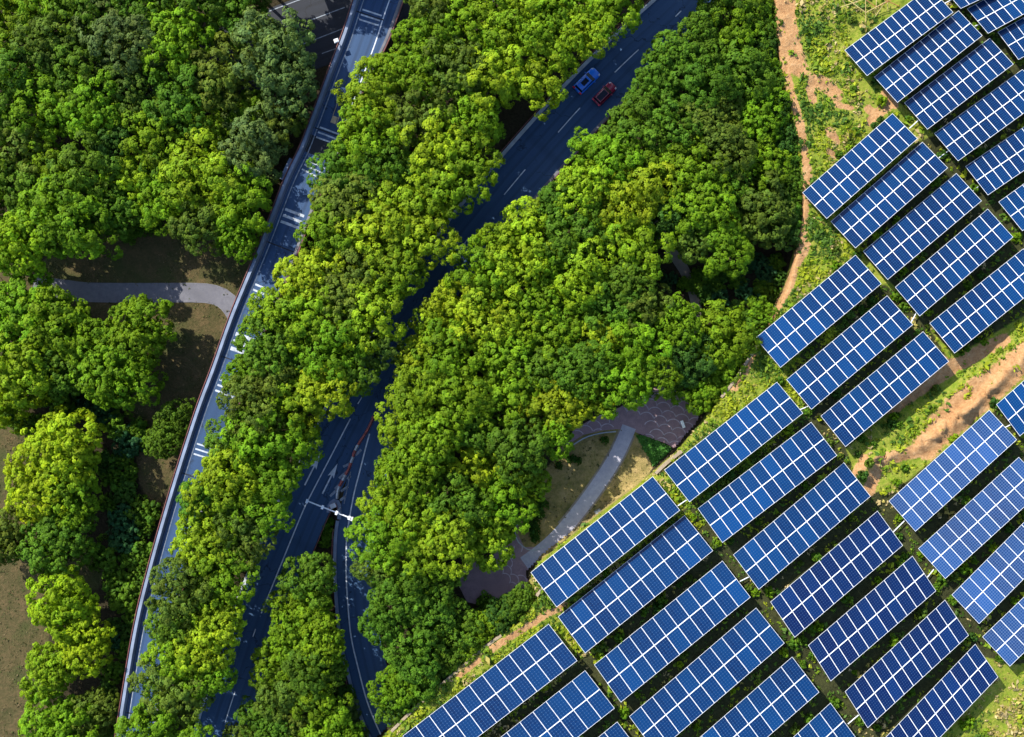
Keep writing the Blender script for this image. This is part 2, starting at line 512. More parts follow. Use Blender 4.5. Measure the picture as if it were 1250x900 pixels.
# ------------------------------------------------------------------ terrain
HILL = 7.0
EDGE = [(930, -400), (936, -60), (940, 0), (945, 60), (952, 105), (964, 150), (972, 200), (976, 250), (970, 300), (957, 350), (937, 390),
        (914, 430), (893, 462), (872, 490), (852, 520), (826, 550), (800, 573), (772, 597), (738, 622), (700, 652), (664, 680),
        (646, 700), (652, 728), (636, 752), (600, 778), (560, 812), (520, 846), (482, 884), (440, 925), (340, 1040), (200, 1200)]
HILLPOLY = EDGE + [(200, 5000), (6000, 5000), (6000, -5000), (930, -5000)]
PIT = [(401, 622), (405, 614), (411, 613), (413, 622), (411, 665), (414, 720), (418, 790), (400, 800), (352, 760), (366, 705), (384, 662)]
BANK = [(1040, 585), (1068, 562), (1100, 552), (1130, 540), (1165, 515), (1195, 492), (1215, 470), (1260, 425), (1330, 380)]
BANK2 = [(1060, 520), (1120, 482), (1150, 466), (1180, 445), (1205, 430), (1260, 395)]
def height(U, V):
    U, V = np.asarray(U, float), np.asarray(V, float)
    s = sdf(U, V, HILLPOLY)
    z = HILL * sm(s, -3, 6)
    hilly = sm(s, 4, 20)
    z = z + hilly * ((vnoise(U, V, 22, 1) - 0.5) * 0.5 + (vnoise(U, V, 7, 2) - 0.5) * 0.35 + (vnoise(U, V, 70, 3) - .5) * 0.8)
    # eroded bank: ground drops below the upper tables and climbs again at a scarp
    b1 = seg_dist(U, V, BANK)
    z = z + hilly * 1.7 * np.exp(-(b1 / 7.0) ** 2) * (0.15 + 1.5 * vnoise(U, V, 6, 5) * vnoise(U, V, 21, 6) * 1.6)
    b2 = seg_dist(U, V, BANK2)
    z = z - hilly * 0.8 * np.exp(-(b2 / 12.0) ** 2)
    p = sdf(U, V, PIT)
    z = z - 1.6 * sm(p, 0, 5)
    return z
def hz(u, v): return float(height(np.array([u]), np.array([v]))[0])

DIRT = [([(944, -60), (946, 0), (952, 34), (957, 77), (965, 111), (975, 145), (982, 181), (986, 215), (983, 252), (979, 292), (968, 337), (960, 357), (941, 388), (922, 424), (906, 458), (896, 474)], 6),
        ([(958, -20), (962, 30), (968, 60), (975, 84)], 13), ([(995, 98), (1008, 104), (1021, 116)], 10), ([(988, 105), (992, 122)], 6),
        ([(690, 738), (664, 752), (640, 768), (600, 792)], 5), ([(560, 826), (585, 806)], 4),
        ([(1060, 600), (1075, 562), (1105, 555), (1135, 545), (1165, 520)], 9),
        ([(1130, 545), (1175, 505), (1215, 470), (1262, 428)], 19), ([(1150, 520), (1185, 486), (1255, 435)], 21),
        ([(1145, 440), (1165, 448), (1200, 428), (1225, 415)], 10), ([(1090, 500), (1130, 470), (1160, 452)], 9),
        ([(1055, 560), (1040, 592)], 7), ([(1060, 133), (1068, 140)], 6), ([(1080, 115), (1092, 128)], 6), ([(1062, 148), (1072, 138), (1085, 128)], 7),
        ([(1012, 160), (1022, 172)], 6), ([(1020, 128), (1040, 132)], 4), ([(985, 300), (975, 320)], 6), ([(1012, 185), (1020, 190)], 4)]
CLEAR = [[(-60, 330), (40, 325), (150, 262), (215, 275), (318, 300), (300, 345), (285, 400), (262, 440), (238, 510), (205, 600), (180, 560), (150, 500), (60, 370), (-60, 370)],
         [(-60, 480), (30, 500), (60, 560), (60, 640), (130, 690), (120, 720), (60, 730), (60, 800), (60, 870), (30, 905), (-60, 960)],
         [(165, 552), (195, 548), (205, 590), (190, 625), (170, 590)],
         [(640, 610), (700, 525), (745, 512), (775, 522), (800, 560), (790, 585), (725, 640), (660, 690), (630, 680), (630, 640)]]
FIELD_SHADE = [[(1062, 96), (1140, 20), (1180, -60), (1700, -60), (1700, 200), (1262, 300), (1262, 380), (1168, 435), (1150, 420), (1128, 392), (1085, 344), (1046, 305), (1012, 270), (1120, 172), (1140, 165), (1100, 128)],
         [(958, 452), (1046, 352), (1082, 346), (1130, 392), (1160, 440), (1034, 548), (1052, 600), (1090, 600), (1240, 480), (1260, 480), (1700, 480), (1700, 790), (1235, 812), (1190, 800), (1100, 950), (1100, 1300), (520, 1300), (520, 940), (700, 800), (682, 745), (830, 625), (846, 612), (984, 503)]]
def build_ground():
    fine_u = np.arange(-60, 1311, 3.0); fine_v = np.arange(-60, 961, 3.0)
    us = np.r_[-9000, -4000, -2000, -1000, -500, -250, -120, fine_u, 1370, 1500, 1750, 2250, 3250, 5250, 10250]
    vs = np.r_[-9000, -4000, -2000, -1000, -500, -250, -120, fine_v, 1020, 1150, 1400, 1900, 2900, 4900, 9900]
    U, V = np.meshgrid(us, vs)
    Z = height(U, V)
    k = PX * (CAM_H - Z) / CAM_H
    X, Y = (U - 625) * k, (450 - V) * k
    nu, nv = len(us), len(vs)
    me = bpy.data.meshes.new("ground")
    co = np.stack([X, Y, Z], -1).reshape(-1, 3)
    me.vertices.add(nu * nv); me.vertices.foreach_set("co", co.astype(np.float32).ravel())
    i, j = np.meshgrid(np.arange(nu - 1), np.arange(nv - 1))
    a = (j * nu + i).ravel()
    q = np.stack([a, a + nu, a + nu + 1, a + 1], -1).astype(np.int32)
    n = len(q)
    me.loops.add(n * 4); me.loops.foreach_set("vertex_index", q.ravel())
    me.polygons.add(n); me.polygons.foreach_set("loop_start", np.arange(0, n * 4, 4, dtype=np.int32))
    me.polygons.foreach_set("loop_total", np.full(n, 4, dtype=np.int32))
    me.polygons.foreach_set("use_smooth", np.ones(n, bool))
    me.update(calc_edges=True)
    R = np.zeros_like(U)
    for pts, w in DIRT:
        R = np.maximum(R, sm(seg_dist(U, V, pts), w * 1.5, w * 0.25))
    G = sm(sdf(U, V, HILLPOLY), -4, 4)
    B = np.zeros_like(U)
    for p in CLEAR: B = np.maximum(B, sm(sdf(U, V, p), -8, 8))
    at = me.attributes.new("mask", 'FLOAT_COLOR', 'POINT')
    at.data.foreach_set("color", np.stack([R, G, B, np.ones_like(U)], -1).astype(np.float32).ravel())
    a3 = me.attributes.new("olive", 'FLOAT', 'POINT'); a3.data.foreach_set("value", (U < 400).astype(np.float32).ravel())
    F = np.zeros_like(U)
    for p in FIELD_SHADE: F = np.maximum(F, sm(sdf(U, V, p), -6, 8))
    a2 = me.attributes.new("field_shade", 'FLOAT', 'POINT'); a2.data.foreach_set("value", F.astype(np.float32).ravel())
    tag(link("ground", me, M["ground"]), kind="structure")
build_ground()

# ------------------------------------------------------------------ roads
MAINL = [(935, -110), (860, -22), (830, 15), (776, 64), (748, 91), (707, 133), (682, 161), (643, 205), (617, 236), (571, 292), (553, 318), (517, 369),
         (499, 396), (443, 483), (430, 507), (403, 559), (376, 611), (364, 638), (331, 719), (313, 765), (286, 847), (274, 886), (258, 950), (240, 1040)]
ML = wl(MAINL, 0.02, 1.5)                  # the painted centre line; travel is from top to bottom of this list
def main_s(u, v): return nearest_s(ML, P(u, v, 0.02)[:2])
# going down the list the right-hand normal points to the photo's left
o = strip("main_road", ML, -4.5, 4.6, 0.02, M["asphalt"], rows=6); tag(o, kind="structure")
BRL = [(520, 395), (484, 455), (462, 500), (451, 530), (438, 580), (432.7, 600), (426, 636), (423, 660), (422.5, 700), (425, 743), (429, 780), (436.6, 813), (448, 856), (463, 893), (490, 950), (530, 1020)]
BL = wl(BRL, 0.024, 1.5)
o = strip("slip_road", BL, -5.2, 1.9, 0.026, M["asphalt"], rows=5); tag(o, kind="structure")
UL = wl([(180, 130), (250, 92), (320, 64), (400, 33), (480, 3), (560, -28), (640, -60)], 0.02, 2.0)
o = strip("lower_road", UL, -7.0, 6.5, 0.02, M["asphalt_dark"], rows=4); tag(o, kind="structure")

ZM = 0.034
def marking(name, mb, mat="paint"):
    return tag(mb.build(name, M[mat]), kind="structure")
# main road dashes
for (a, b) in [((832, 13), (822, 22)), ((776, 64), (748.6, 90)), ((707, 132.7), (682, 160.6)), ((643, 205), (617, 236)), ((571, 292), (553, 318)),
               ((518, 368), (512, 377)), ((503, 391), (495, 402)), ((443, 483), (436, 495)), ((313, 768), (309, 781)), ((287, 845), (274, 886))]:
    m = MB(); strip(m, sub(ML, main_s(*a), main_s(*b)), -0.09, 0.09, ZM); marking("lane_dash", m)
m = MB(); strip(m, sub(ML, main_s(430, 507), main_s(319, 748)), -0.11, 0.11, ZM); marking("lane_line", m)
# slip road edge line
def br_s(u, v): return nearest_s(BL, P(u, v, 0.024)[:2])
m = MB(); strip(m, sub(BL, br_s(451, 530), br_s(470, 908)), -0.12, 0.12, ZM + 0.004); marking("edge_line", m)
m = MB(); strip(m, wl([(428, 576), (424, 596), (420, 615)], 0.03, 1), -0.08, 0.08, ZM + 0.004); marking("gore_line", m, "paint_worn")
# gore hatching either side of the barrier
for (a, b) in [((419, 570), (429, 565)), ((414, 584), (424, 575)), ((409, 597), (417, 589)), ((403, 606), (411, 598)),
               ((434, 556), (441, 549)), ((416, 600), (425, 594)), ((415, 611), (422, 606)), ((424, 585), (428, 581))]:
    m = MB(); strip(m, wl([a, b], 0.03, 1), -0.22, 0.22, ZM + 0.004); marking("gore_stripe", m, "paint_worn")
def arrow(tail, tip):
    t, h = Vector(P(*tail, 0)[:2]), Vector(P(*tip, 0)[:2])
    d = (h - t); L = d.length; d.normalize(); n = Vector((-d.y, d.x))
    pts = [(0, -.13), (L * .62, -.13), (L * .55, -.62), (L, 0), (L * .55, .62), (L * .62, .13), (0, .13)]
    vs = [(*(t + d * a + n * b), ZM) for a, b in pts]
    m = MB(); m.add(vs, [(0, 1, 5, 6), (1, 2, 3), (1, 3, 5), (5, 3, 4)]); marking("lane_arrow", m)
arrow((372, 592.4), (391, 554.7)); arrow((393.7, 602.7), (412, 566))
for (a, b) in [((378, 25.2), (421, 9)), ((370, 54), (424, 33)), ((393, 65.5), (425, 54)), ((328, 14), (368, -1))]:
    m = MB(); strip(m, wl([a, b], 0.03, 2), -0.08, 0.08, ZM); marking("lane_line", m, "paint_worn")

# kerbs of the main road (pale) and red guard rails behind them
def kerb(name, L, a, b, h=0.13, mat="concrete"):
    m = MB(); sweep(m, L, rect(a, b, 0.0, h)); return tag(m.build(name, M[mat]), kind="structure")
kerb("kerb", sub(ML, 0, main_s(300, 800) + 40, 1.5), 4.58, 5.25, 0.14, "concrete")
kerb("kerb", sub(ML, 0, main_s(560, 306), 1.5), -5.0, -4.48, 0.14, "concrete_dark")
def guard_rail(L, off, label, z0=0.0, mat="red"):
    O = offset(L, off)
    root = empty("guard_rail", (O[0, 0], O[0, 1], z0))
    tag(root, label, "guard rail", "red guard rails along the roads")
    m = MB(); sweep(m, O - O[0], rect(-0.06, 0.06, 0.52, 0.86)); m.build("rail", M[mat], root)
    s = arc(O)[-1]; pm = None
    for k in range(int(s / 3.0) + 1):
        p = sub(O, min(k * 3.0, s - .1), min(k * 3.0 + .1, s))[0] - O[0]
        if pm is None:
            b = MB(); b.box((0, 0, 0.28), (0.14, 0.14, 0.56)); po = b.build("post", M[mat], root); pm = po.data
        else: po = link("post", pm, None, root)
        po.location = (p[0] - 0.0, p[1], 0)
    return root
guard_rail(sub(ML, main_s(800, 40) - 30, main_s(590, 268), 1.5), 5.42, "dark red guard rail on the left verge of the main road by the blue car")
guard_rail(sub(ML, main_s(735, 104), main_s(600, 257), 1.5), -5.15, "dark red guard rail on the right verge of the main road below the cars")

# slip road left kerb and rail, pit kerb
kerb("kerb", sub(BL, br_s(426, 636), br_s(490, 950), 1.5), 1.75, 2.35, 0.16, "concrete_pale")
guard_rail(sub(BL, br_s(424, 648), br_s(424, 700), 1.5), 2.5, "red guard rail on the slip road side of the median pit")
guard_rail(sub(BL, br_s(431, 790), br_s(490, 950), 1.2), 2.6, "red guard rail with close posts at the bottom of the slip road")
guard_rail(sub(ML, main_s(378, 607), main_s(352, 664), 1.0), -4.72, "red guard rail on the main road side of the median pit")
loop = wl([(401, 626), (402.5, 617), (407, 611.5), (412.5, 613), (414.5, 622), (414, 634)], 0.1, 0.6)
m = MB(); sweep(m, loop, rect(-0.35, 0.35, 0.0, 0.22)); tag(m.build("kerb", M["concrete_pale"]), kind="structure")
lp = wl([(402.5, 624), (404, 617.5), (407.3, 614), (411, 615), (412.5, 621)], 0.1, 0.5)
m = MB(); sweep(m, lp - lp[0], rect(-0.07, 0.07, 0.5, 0.8))
root = empty("crash_barrier", (lp[0, 0], lp[0, 1], 0.1))
tag(root, "curved red crash barrier around the tip of the median pit", "crash barrier")
m.build("rail", M["red"], root)
m = MB()
for p in (lp[0], lp[len(lp) // 2], lp[-1]): m.box((p[0] - lp[0, 0], p[1] - lp[0, 1], 0.25), (0.12, 0.12, 0.5))
m.build("post", M["grey_metal"], root)
x, y, z = P(406.8, 617.5, 0.5)
root = empty("crash_cushion", (x, y, -0.3), 0.4)
tag(root, "small white crash cushion box inside the tip of the median pit", "crash cushion")
m = MB(); m.box((0, 0, 0.75), (0.95, 0.75, 0.9)); m.build("body", M["white_metal"], root)
m = MB(); m.box((0, 0, 1.225), (1.05, 0.85, 0.05)); m.box((0, -.3, 1.28), (0.8, 0.12, 0.06)); m.build("lid", M["whitepl"], root)

# striped lane barrier
BAR = wl([(456.5, 508), (453.5, 515), (448.5, 525), (443, 534), (437.8, 542), (433.5, 550), (430.7, 558), (428, 566), (425.5, 573), (421.5, 580), (418, 586.7), (415, 592), (413, 597), (411.9, 602), (411.5, 609)], 0.1, 0.3)
root = empty("lane_barrier", (BAR[0, 0], BAR[0, 1], 0.03))
tag(root, "curving line of red and white plastic barriers dividing main road and slip road", "traffic barrier")
tot = arc(BAR)[-1]; nseg = 14
for k in range(nseg):
    s_ = sub(BAR, tot * k / nseg + 0.04, tot * (k + 1) / nseg - 0.04, 0.4) - BAR[0]
    b = MB(); sweep(b, s_, [(-0.28, 0), (-0.12, 0.75), (0.12, 0.75), (0.28, 0)])
    b.build("barrier_segment", M["redpl" if (k in (0, 1, 2, 3, 4, 6, 8, 9, 11)) else "whitepl"], root)

# overhead camera gantry
g0, g1 = Vector(P(374, 611, 6)), Vector(P(431, 633.5, 6))
pb = Vector(P(410, 626.5, 0))
pk = g0.lerp(g1, 0.63)
root = empty("camera_gantry", (pk.x, pk.y, 0))
tag(root, "white overhead camera gantry reaching across the main road and slip road", "gantry")
def loc(p): return (p[0] - pk.x, p[1] - pk.y, p[2])
m = MB(); m.tube((0, 0, -1.2), (0, 0, 6.2), 0.16, 0.11, 10); m.build("post", M["white_metal"], root)
m = MB(); m.tube(loc(g0), loc(g1), 0.09, 0.09, 8); m.tube(loc(g0 + Vector((0, 0, .6))), loc(g1 + Vector((0, 0, .6))), 0.06, 0.06, 6)
m.build("arm", M["white_metal"], root)
for f in (0.03, 0.36, 0.66, 0.93):
    p = g0.lerp(g1, f); b = MB(); b.box((p.x - pk.x, p.y - pk.y + 0.05, 6.78), (0.42, 0.7, 0.3), -0.35); b.build("camera_unit", M["white_metal"], root)
p = g0.lerp(g1, 0.98); b = MB(); b.box((p.x - pk.x, p.y - pk.y, 6.5), (0.4, 0.7, 0.6), -0.3); b.build("sign_box", M["whitepl"], root)

# ------------------------------------------------------------------ flyover
ZD = 6.0
FLYL = [(500, -180), (455, -60), (433, 0), (420, 40), (399, 96), (377, 155), (367, 181), (348, 221), (317.5, 300), (284, 381), (259, 451), (240, 502), (209.5, 598), (183, 691), (164.6, 768), (144.5, 889), (128, 990), (112, 1100)]
FL = wl(FLYL, ZD, 2.0)[::-1]               # bottom to top so that the right-hand normal points to the photo's right
def fly_s0(u, v): return nearest_s(FL, P(u, v, ZD)[:2])
root = empty("flyover", (FL[0, 0], FL[0, 1], 0)); RO = FL[0].copy()
tag(root, "long curving elevated road bridge with pale parapet at the left", "bridge")
F0 = FL - RO
_s = arc(FL); _t = sm(_s, fly_s0(400, 96) - 4, fly_s0(425, 20) if False else fly_s0(400, 96) + 14)
FW = 6.75 + 1.45 * _t                        # deck width: widens towards the top
def sweepv(mb, L, fn, mi=0):
    Nn = normals2(L)
    mb.loft([[(L[i, 0] + Nn[i, 0] * d, L[i, 1] + Nn[i, 1] * d, z) for d, z in fn(FW[i])] for i in range(len(L))], mi)
m = MB(); sweepv(m, F0, lambda w: [(0.05, ZD - 0.02), (w - .05, ZD - 0.02), (w - .05, ZD - .6), (w - 1.9, ZD - 1.5), (1.9, ZD - 1.5), (0.05, ZD - .6)][::-1]); m.build("deck", M["concrete_dark"], root)
o = strip("roadway", FL, 0.75, 6.3, ZD, M["asphalt_deck"], rows=4); o.data.transform(Matrix.Translation((-RO[0], -RO[1], 0))); o.parent = root
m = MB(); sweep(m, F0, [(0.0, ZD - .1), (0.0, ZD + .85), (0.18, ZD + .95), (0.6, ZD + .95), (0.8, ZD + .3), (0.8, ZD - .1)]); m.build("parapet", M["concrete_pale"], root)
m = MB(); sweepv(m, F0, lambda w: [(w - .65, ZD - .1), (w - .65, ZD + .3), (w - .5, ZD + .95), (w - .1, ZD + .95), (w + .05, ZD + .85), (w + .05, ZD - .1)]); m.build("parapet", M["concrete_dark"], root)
m = MB(); sweep(m, F0, rect(-0.20, -0.08, ZD + 0.55, ZD + 1.08)); m.build("rail", M["red"], root)
m = MB(); sweepv(m, F0, lambda w: rect(w + .12, w + .28, ZD + 0.55, ZD + 1.08)); m.build("rail", M["red"], root)
o = strip("shoulder", FL[_s > fly_s0(400, 96) - 6], 6.3, 7.6, ZD, M["asphalt_deck"], rows=1); o.data.transform(Matrix.Translation((-RO[0], -RO[1], 0))); o.parent = root
m = MB(); sweep(m, F0, rect(0.95, 1.02, ZD + 0.0, ZD + 0.02)); m.build("gutter", M["concrete_dark"], root)
m = MB(); strip(m, F0, 1.42, 1.60, ZD + 0.006); m.build("edge_line", M["paint_worn"], root)
m = MB(); strip(m, F0[_s > fly_s0(372, 170)], 5.75, 5.95, ZD + 0.006); m.build("edge_line", M["paint"], root)
fs = arc(FL)
def fly_s(u, v): return nearest_s(FL, P(u, v, ZD)[:2])
# lane symbols: groups of three cross bars
for (u, v, w) in [(437, 15, 1.0), (380, 155, 1.0), (361, 200, 1.0), (336, 263, 1.7), (299, 352, 1.25), (278, 413, 2.4), (257, 470, 1.25), (232, 545, 1.0)]:
    s0 = fly_s(u, v)
    for k in (-1, 0, 1):
        L = sub(F0, s0 + k * 0.95 * (0.7 + 0.3 * w), s0 + k * 0.95 * (0.7 + 0.3 * w) + 0.28 * w, 0.2)
        b = MB(); strip(b, L, 1.85, 5.45, ZD + 0.006); b.build("cross_bar", M["paint_bar"], root)
s0 = fly_s(389, 128)
b = MB()
strip(b, sub(F0, s0 - 1.6, s0 + 3.2, .5), 4.35, 4.5, ZD + 0.006); strip(b, sub(F0, s0 - 2.6, s0 + 2.6, .5), 5.0, 5.2, ZD + 0.006)
strip(b, sub(F0, s0 - 1.5, s0 - 0.2, .5), 3.3, 4.25, ZD + 0.006); strip(b, sub(F0, s0 - 0.1, s0 + 2.4, .5), 3.25, 3.35, ZD + 0.006)
b.build("lane_symbol", M["ochre"], root)
b = MB(); strip(b, sub(F0, fly_s(360, 193) + 2.2, fly_s(360, 193) + 5.4, .5), 0.8, 6.1, ZD + 0.004); b.build("repair_patch", M["asphalt_dark"], root)
# expansion joints, abutment ledge and piers
for k in range(9):
    s_ = 12 + k * 22.0
    b = MB(); strip(b, sub(F0, s_, s_ + 0.22, 0.2), 0.82, 6.1, ZD + 0.008); b.build("expansion_joint", M["asphalt_dark"], root)
    q = sub(offset(F0, 3.4), s_, s_ + .2)[0]
    b = MB(); b.tube((q[0], q[1], -0.4), (q[0], q[1], ZD - 1.45), 0.75, 0.75, 16); b.build("pier", M["concrete"], root)
b = MB(); sweep(b, sub(F0, fly_s(347, 224), fly_s(362, 193), 1.0), rect(-0.95, -0.24, ZD - 0.1, ZD + 0.35)); b.build("drain_ledge", M["concrete_pale"], root)
q = sub(offset(FL, -0.3), fly_s(413, 57), fly_s(413, 57) + .3)[0]
root = empty("street_lamp", (q[0], q[1], 5.9), 0.35)
tag(root, "white lamp head on a short post at the upper parapet of the flyover", "lamp")
m = MB(); m.tube((0, 0, 0), (0, 0, 2.2), 0.07, 0.06, 8); m.build("post", M["grey_metal"], root)
m = MB(); m.loft([[(-.45, -.38, 2.2), (.45, -.38, 2.2), (.45, .38, 2.2), (-.45, .38, 2.2)], [(-.4, -.33, 2.42), (.4, -.33, 2.42), (.4, .33, 2.42), (-.4, .33, 2.42)], [(-.2, -.2, 2.5), (.2, -.2, 2.5), (.2, .2, 2.5), (-.2, .2, 2.5)]])
m.build("lamp_head", M["white_metal"], root)

# ------------------------------------------------------------------ paths and plaza
def poly_sheet(name, pts, z, mat, parent=None):
    m = MB(); n = len(pts)
    m.add([P(u, v, z) for u, v in pts], [tuple(range(n - 1, -1, -1))])
    o = m.build(name, M[mat], parent)
    bm = bmesh.new(); bm.from_mesh(o.data); bmesh.ops.triangulate(bm, faces=bm.faces)
    bmesh.ops.recalc_face_normals(bm, faces=bm.faces)
    if sum(f.normal.z for f in bm.faces) < 0: bmesh.ops.reverse_faces(bm, faces=bm.faces)
    bm.to_mesh(o.data); bm.free()
    return o
def smooth_poly(pts, step=4):
    L = resample(list(pts) + [pts[0]], step); return [tuple(p) for p in L[:-1]]
FP = wl([(40, 350), (75, 353), (110, 357), (181, 357.5), (240, 357.5), (262, 360), (277, 368), (289, 385), (300, 415)], 0.02, 1.5)
tag(strip("footpath", FP, -1.65, 1.65, 0.022, M["paving_shaded"], rows=2), kind="structure")
for sgn in (-1, 1):
    m = MB(); sweep(m, offset(FP, sgn * 1.72), rect(-.07, .07, 0, 0.07)); tag(m.build("path_edging", M["concrete_dark"]), kind="structure")

PLZ_UP = [(690, 545), (712, 531), (733, 526), (752, 524), (768, 524), (779, 529), (797, 536), (812, 541), (826, 549), (842, 534), (856, 519), (850, 500), (830, 480), (808, 468), (780, 485), (755, 498), (725, 510), (700, 525)]
PLZ_LO = [(566, 690), (600, 680), (622, 655), (632, 652), (640, 668), (662, 668), (676, 662), (684, 668), (660, 690), (647, 700), (655, 726), (636, 745), (600, 742), (570, 735), (560, 715)]
plaza = poly_sheet("plaza", PLZ_UP, 0.03, "paving_red"); tag(plaza, kind="structure")
plaza2 = poly_sheet("plaza", PLZ_LO, 0.03, "paving_red"); tag(plaza2, kind="structure")
GP = wl([(768, 521), (765, 529), (761, 538), (752, 557), (738, 580), (720, 606), (700, 632), (684, 651), (664, 670), (640, 688)], 0.034, 1.2)
tag(strip("park_path", GP, -1.3, 1.3, 0.040, M["paving_grey"], rows=2), kind="structure")
for sgn in (-1, 1):
    m = MB(); sweep(m, offset(GP[1:-8], sgn * 1.47), rect(-.17, .17, 0, 0.06)); tag(m.build("path_edging", M["paving_tan"]), kind="structure")
EP = wl([(637, 630), (629, 648), (633, 662), (645, 671), (657, 671), (670, 664)], 0.03, 1.0)
m = MB(); sweep(m, EP, rect(-.1, .1, 0, 0.09)); tag(m.build("path_edging", M["concrete"]), kind="structure")
EP = wl([(700, 543), (715, 534), (733, 529), (752, 527)], 0.03, 1.0)
m = MB(); sweep(m, EP, rect(-.1, .1, 0, 0.09)); tag(m.build("path_edging", M["concrete"]), kind="structure")
HP = wl([(800, 470), (845, 420), (850, 375), (838, 335), (815, 300), (800, 270)], 0.02, 2.0)
tag(strip("woodland_path", HP, -0.95, 0.95, 0.02, M["paving_tan"], rows=1), kind="structure")
# fish-scale bands of pale stone set proud of the red paving
def scallops(par, poly, ang, su, sv, r):
    poly_a = np.array(poly); c0 = poly_a.mean(0); done = {}
    ca, sa = math.cos(ang), math.sin(ang)
    for j in range(-12, 13):
        for i in range(-12, 13):
            a = (i + 0.5 * (j % 2)) * su; b = j * sv
            u, v = c0[0] + a * ca - b * sa, c0[1] + a * sa + b * ca
            pts = []
            for t in np.linspace(0.06 * PI, 0.94 * PI, 10):
                x, y = r * math.cos(t), -r * 0.95 * math.sin(t)
                pts.append((u + x * ca - y * sa, v + x * sa + y * ca))
            pa = np.array(pts); ok = sdf(pa[:, 0], pa[:, 1], poly) > 1.0
            if ok.sum() < 4: continue
            idx = np.where(ok)[0]; pts = pts[idx[0]:idx[-1] + 1]
            if len(pts) < 4: continue
            L = np.array([P(*p, 0.03)[:2] for p in pts])
            d = np.array([np.hypot(*(GP - q).T).min() for q in L])
            if (d < 1.9).any(): continue
            m = MB(); strip(m, L, -0.085, 0.085, 0.036)
            m.build("paving_arc", M["pale_stone"], par)
scallops(plaza, PLZ_UP, 0.25, 17, 8.5, 9.0)
scallops(plaza2, [(605, 692), (622, 668), (634, 660), (650, 676), (664, 680), (650, 700), (654, 722), (625, 720)], 0.9, 14, 7.0, 7.4)
LAWN = [(776, 531), (786, 532), (797, 537), (810, 542), (820, 548), (809, 559), (799, 570), (793, 560), (785, 547)]
tag(poly_sheet("lawn", smooth_poly(LAWN, 3), 0.045, "ground"), kind="structure")
me = bpy.data.objects["lawn"].data
lm, lt, lb = new_mat("lawn")
lc = N(lt, "ShaderNodeTexCoord")
lt.links.new(mixc(lt, (0.045, 0.135, 0.020), (0.080, 0.215, 0.032), noise(lt, lc.outputs["Object"], 1.5, 6)), lb.inputs["Base Color"]); lb.inputs["Roughness"].default_value = 0.9
me.materials.clear(); me.materials.append(lm)

x, y, z = P(833.5, 518, 0.4)
M["bench_white"] = plain("bench_white", (0.85, 0.88, 0.92), 0.4, 0, 0.03)
root = empty("bench", (x, y, 0.03), math.radians(-70))
tag(root, "small white bench on the red scalloped paving at the wood edge", "bench")
m = MB(); m.box((0, 0, 0.45), (1.4, 0.55, 0.08)); m.build("seat", M["bench_white"], root)
for sx in (-.5, .5):
    m = MB(); m.box((sx, 0, 0.205), (0.12, 0.4, 0.41)); m.build("leg", M["whitepl"], root)
x, y, z = P(730, 625, 0.6)
root = empty("utility_box", (x, y, 0.0), math.radians(30))
tag(root, "dark grey utility box between the park path and the solar tables", "utility box")
m = MB(); m.box((0, 0, 0.4), (1.1, 0.75, 0.8)); m.build("cabinet", M["concrete_dark"], root)
m = MB(); m.loft([[(-.62, -.45, .8), (.62, -.45, .8), (.62, .45, .8), (-.62, .45, .8)], [(-.5, -.35, .92), (.5, -.35, .92), (.5, .35, .92), (-.5, .35, .92)]]); m.build("lid", M["grey_metal"], root)

# low retaining wall and ditch along the top of the slope
def drape(pts, step=1.0):
    L = resample(pts, step / PX); return L
for pts, lab in (([(478, 892), (500, 870), (530, 843), (560, 817), (590, 791), (612, 775)], "thin earth-coloured drain wall along the verge at the bottom of the wood"),
                 ([(655, 727), (660, 720), (668, 712)], "short earth-coloured wall end below the lower paved area"),
                 ([(800, 578), (815, 564), (832, 551)], "short earth-coloured wall beside the green lawn triangle"),
                 ([(880, 485), (895, 466), (915, 436), (928, 415)], "thin earth-coloured drain wall beside the dirt track near the wood")):
    L = drape(pts)
    Zs = height(L[:, 0], L[:, 1]).max()
    Lw = np.array([P(u, v, Zs)[:2] for u, v in L])
    root = empty("drain_wall", (Lw[0, 0], Lw[0, 1], HILL)); tag(root, lab, "drain wall", "earth drain walls along the verge")
    m = MB(); sweep(m, Lw - Lw[0], rect(-.16, .16, -1.5, Zs - HILL + 0.45)); m.build("wall", M["earth_wall"], root)
    m = MB(); sweep(m, Lw - Lw[0], rect(-.24, .24, Zs - HILL + 0.45, Zs - HILL + 0.55)); m.build("coping", M["earth_wall"], root)

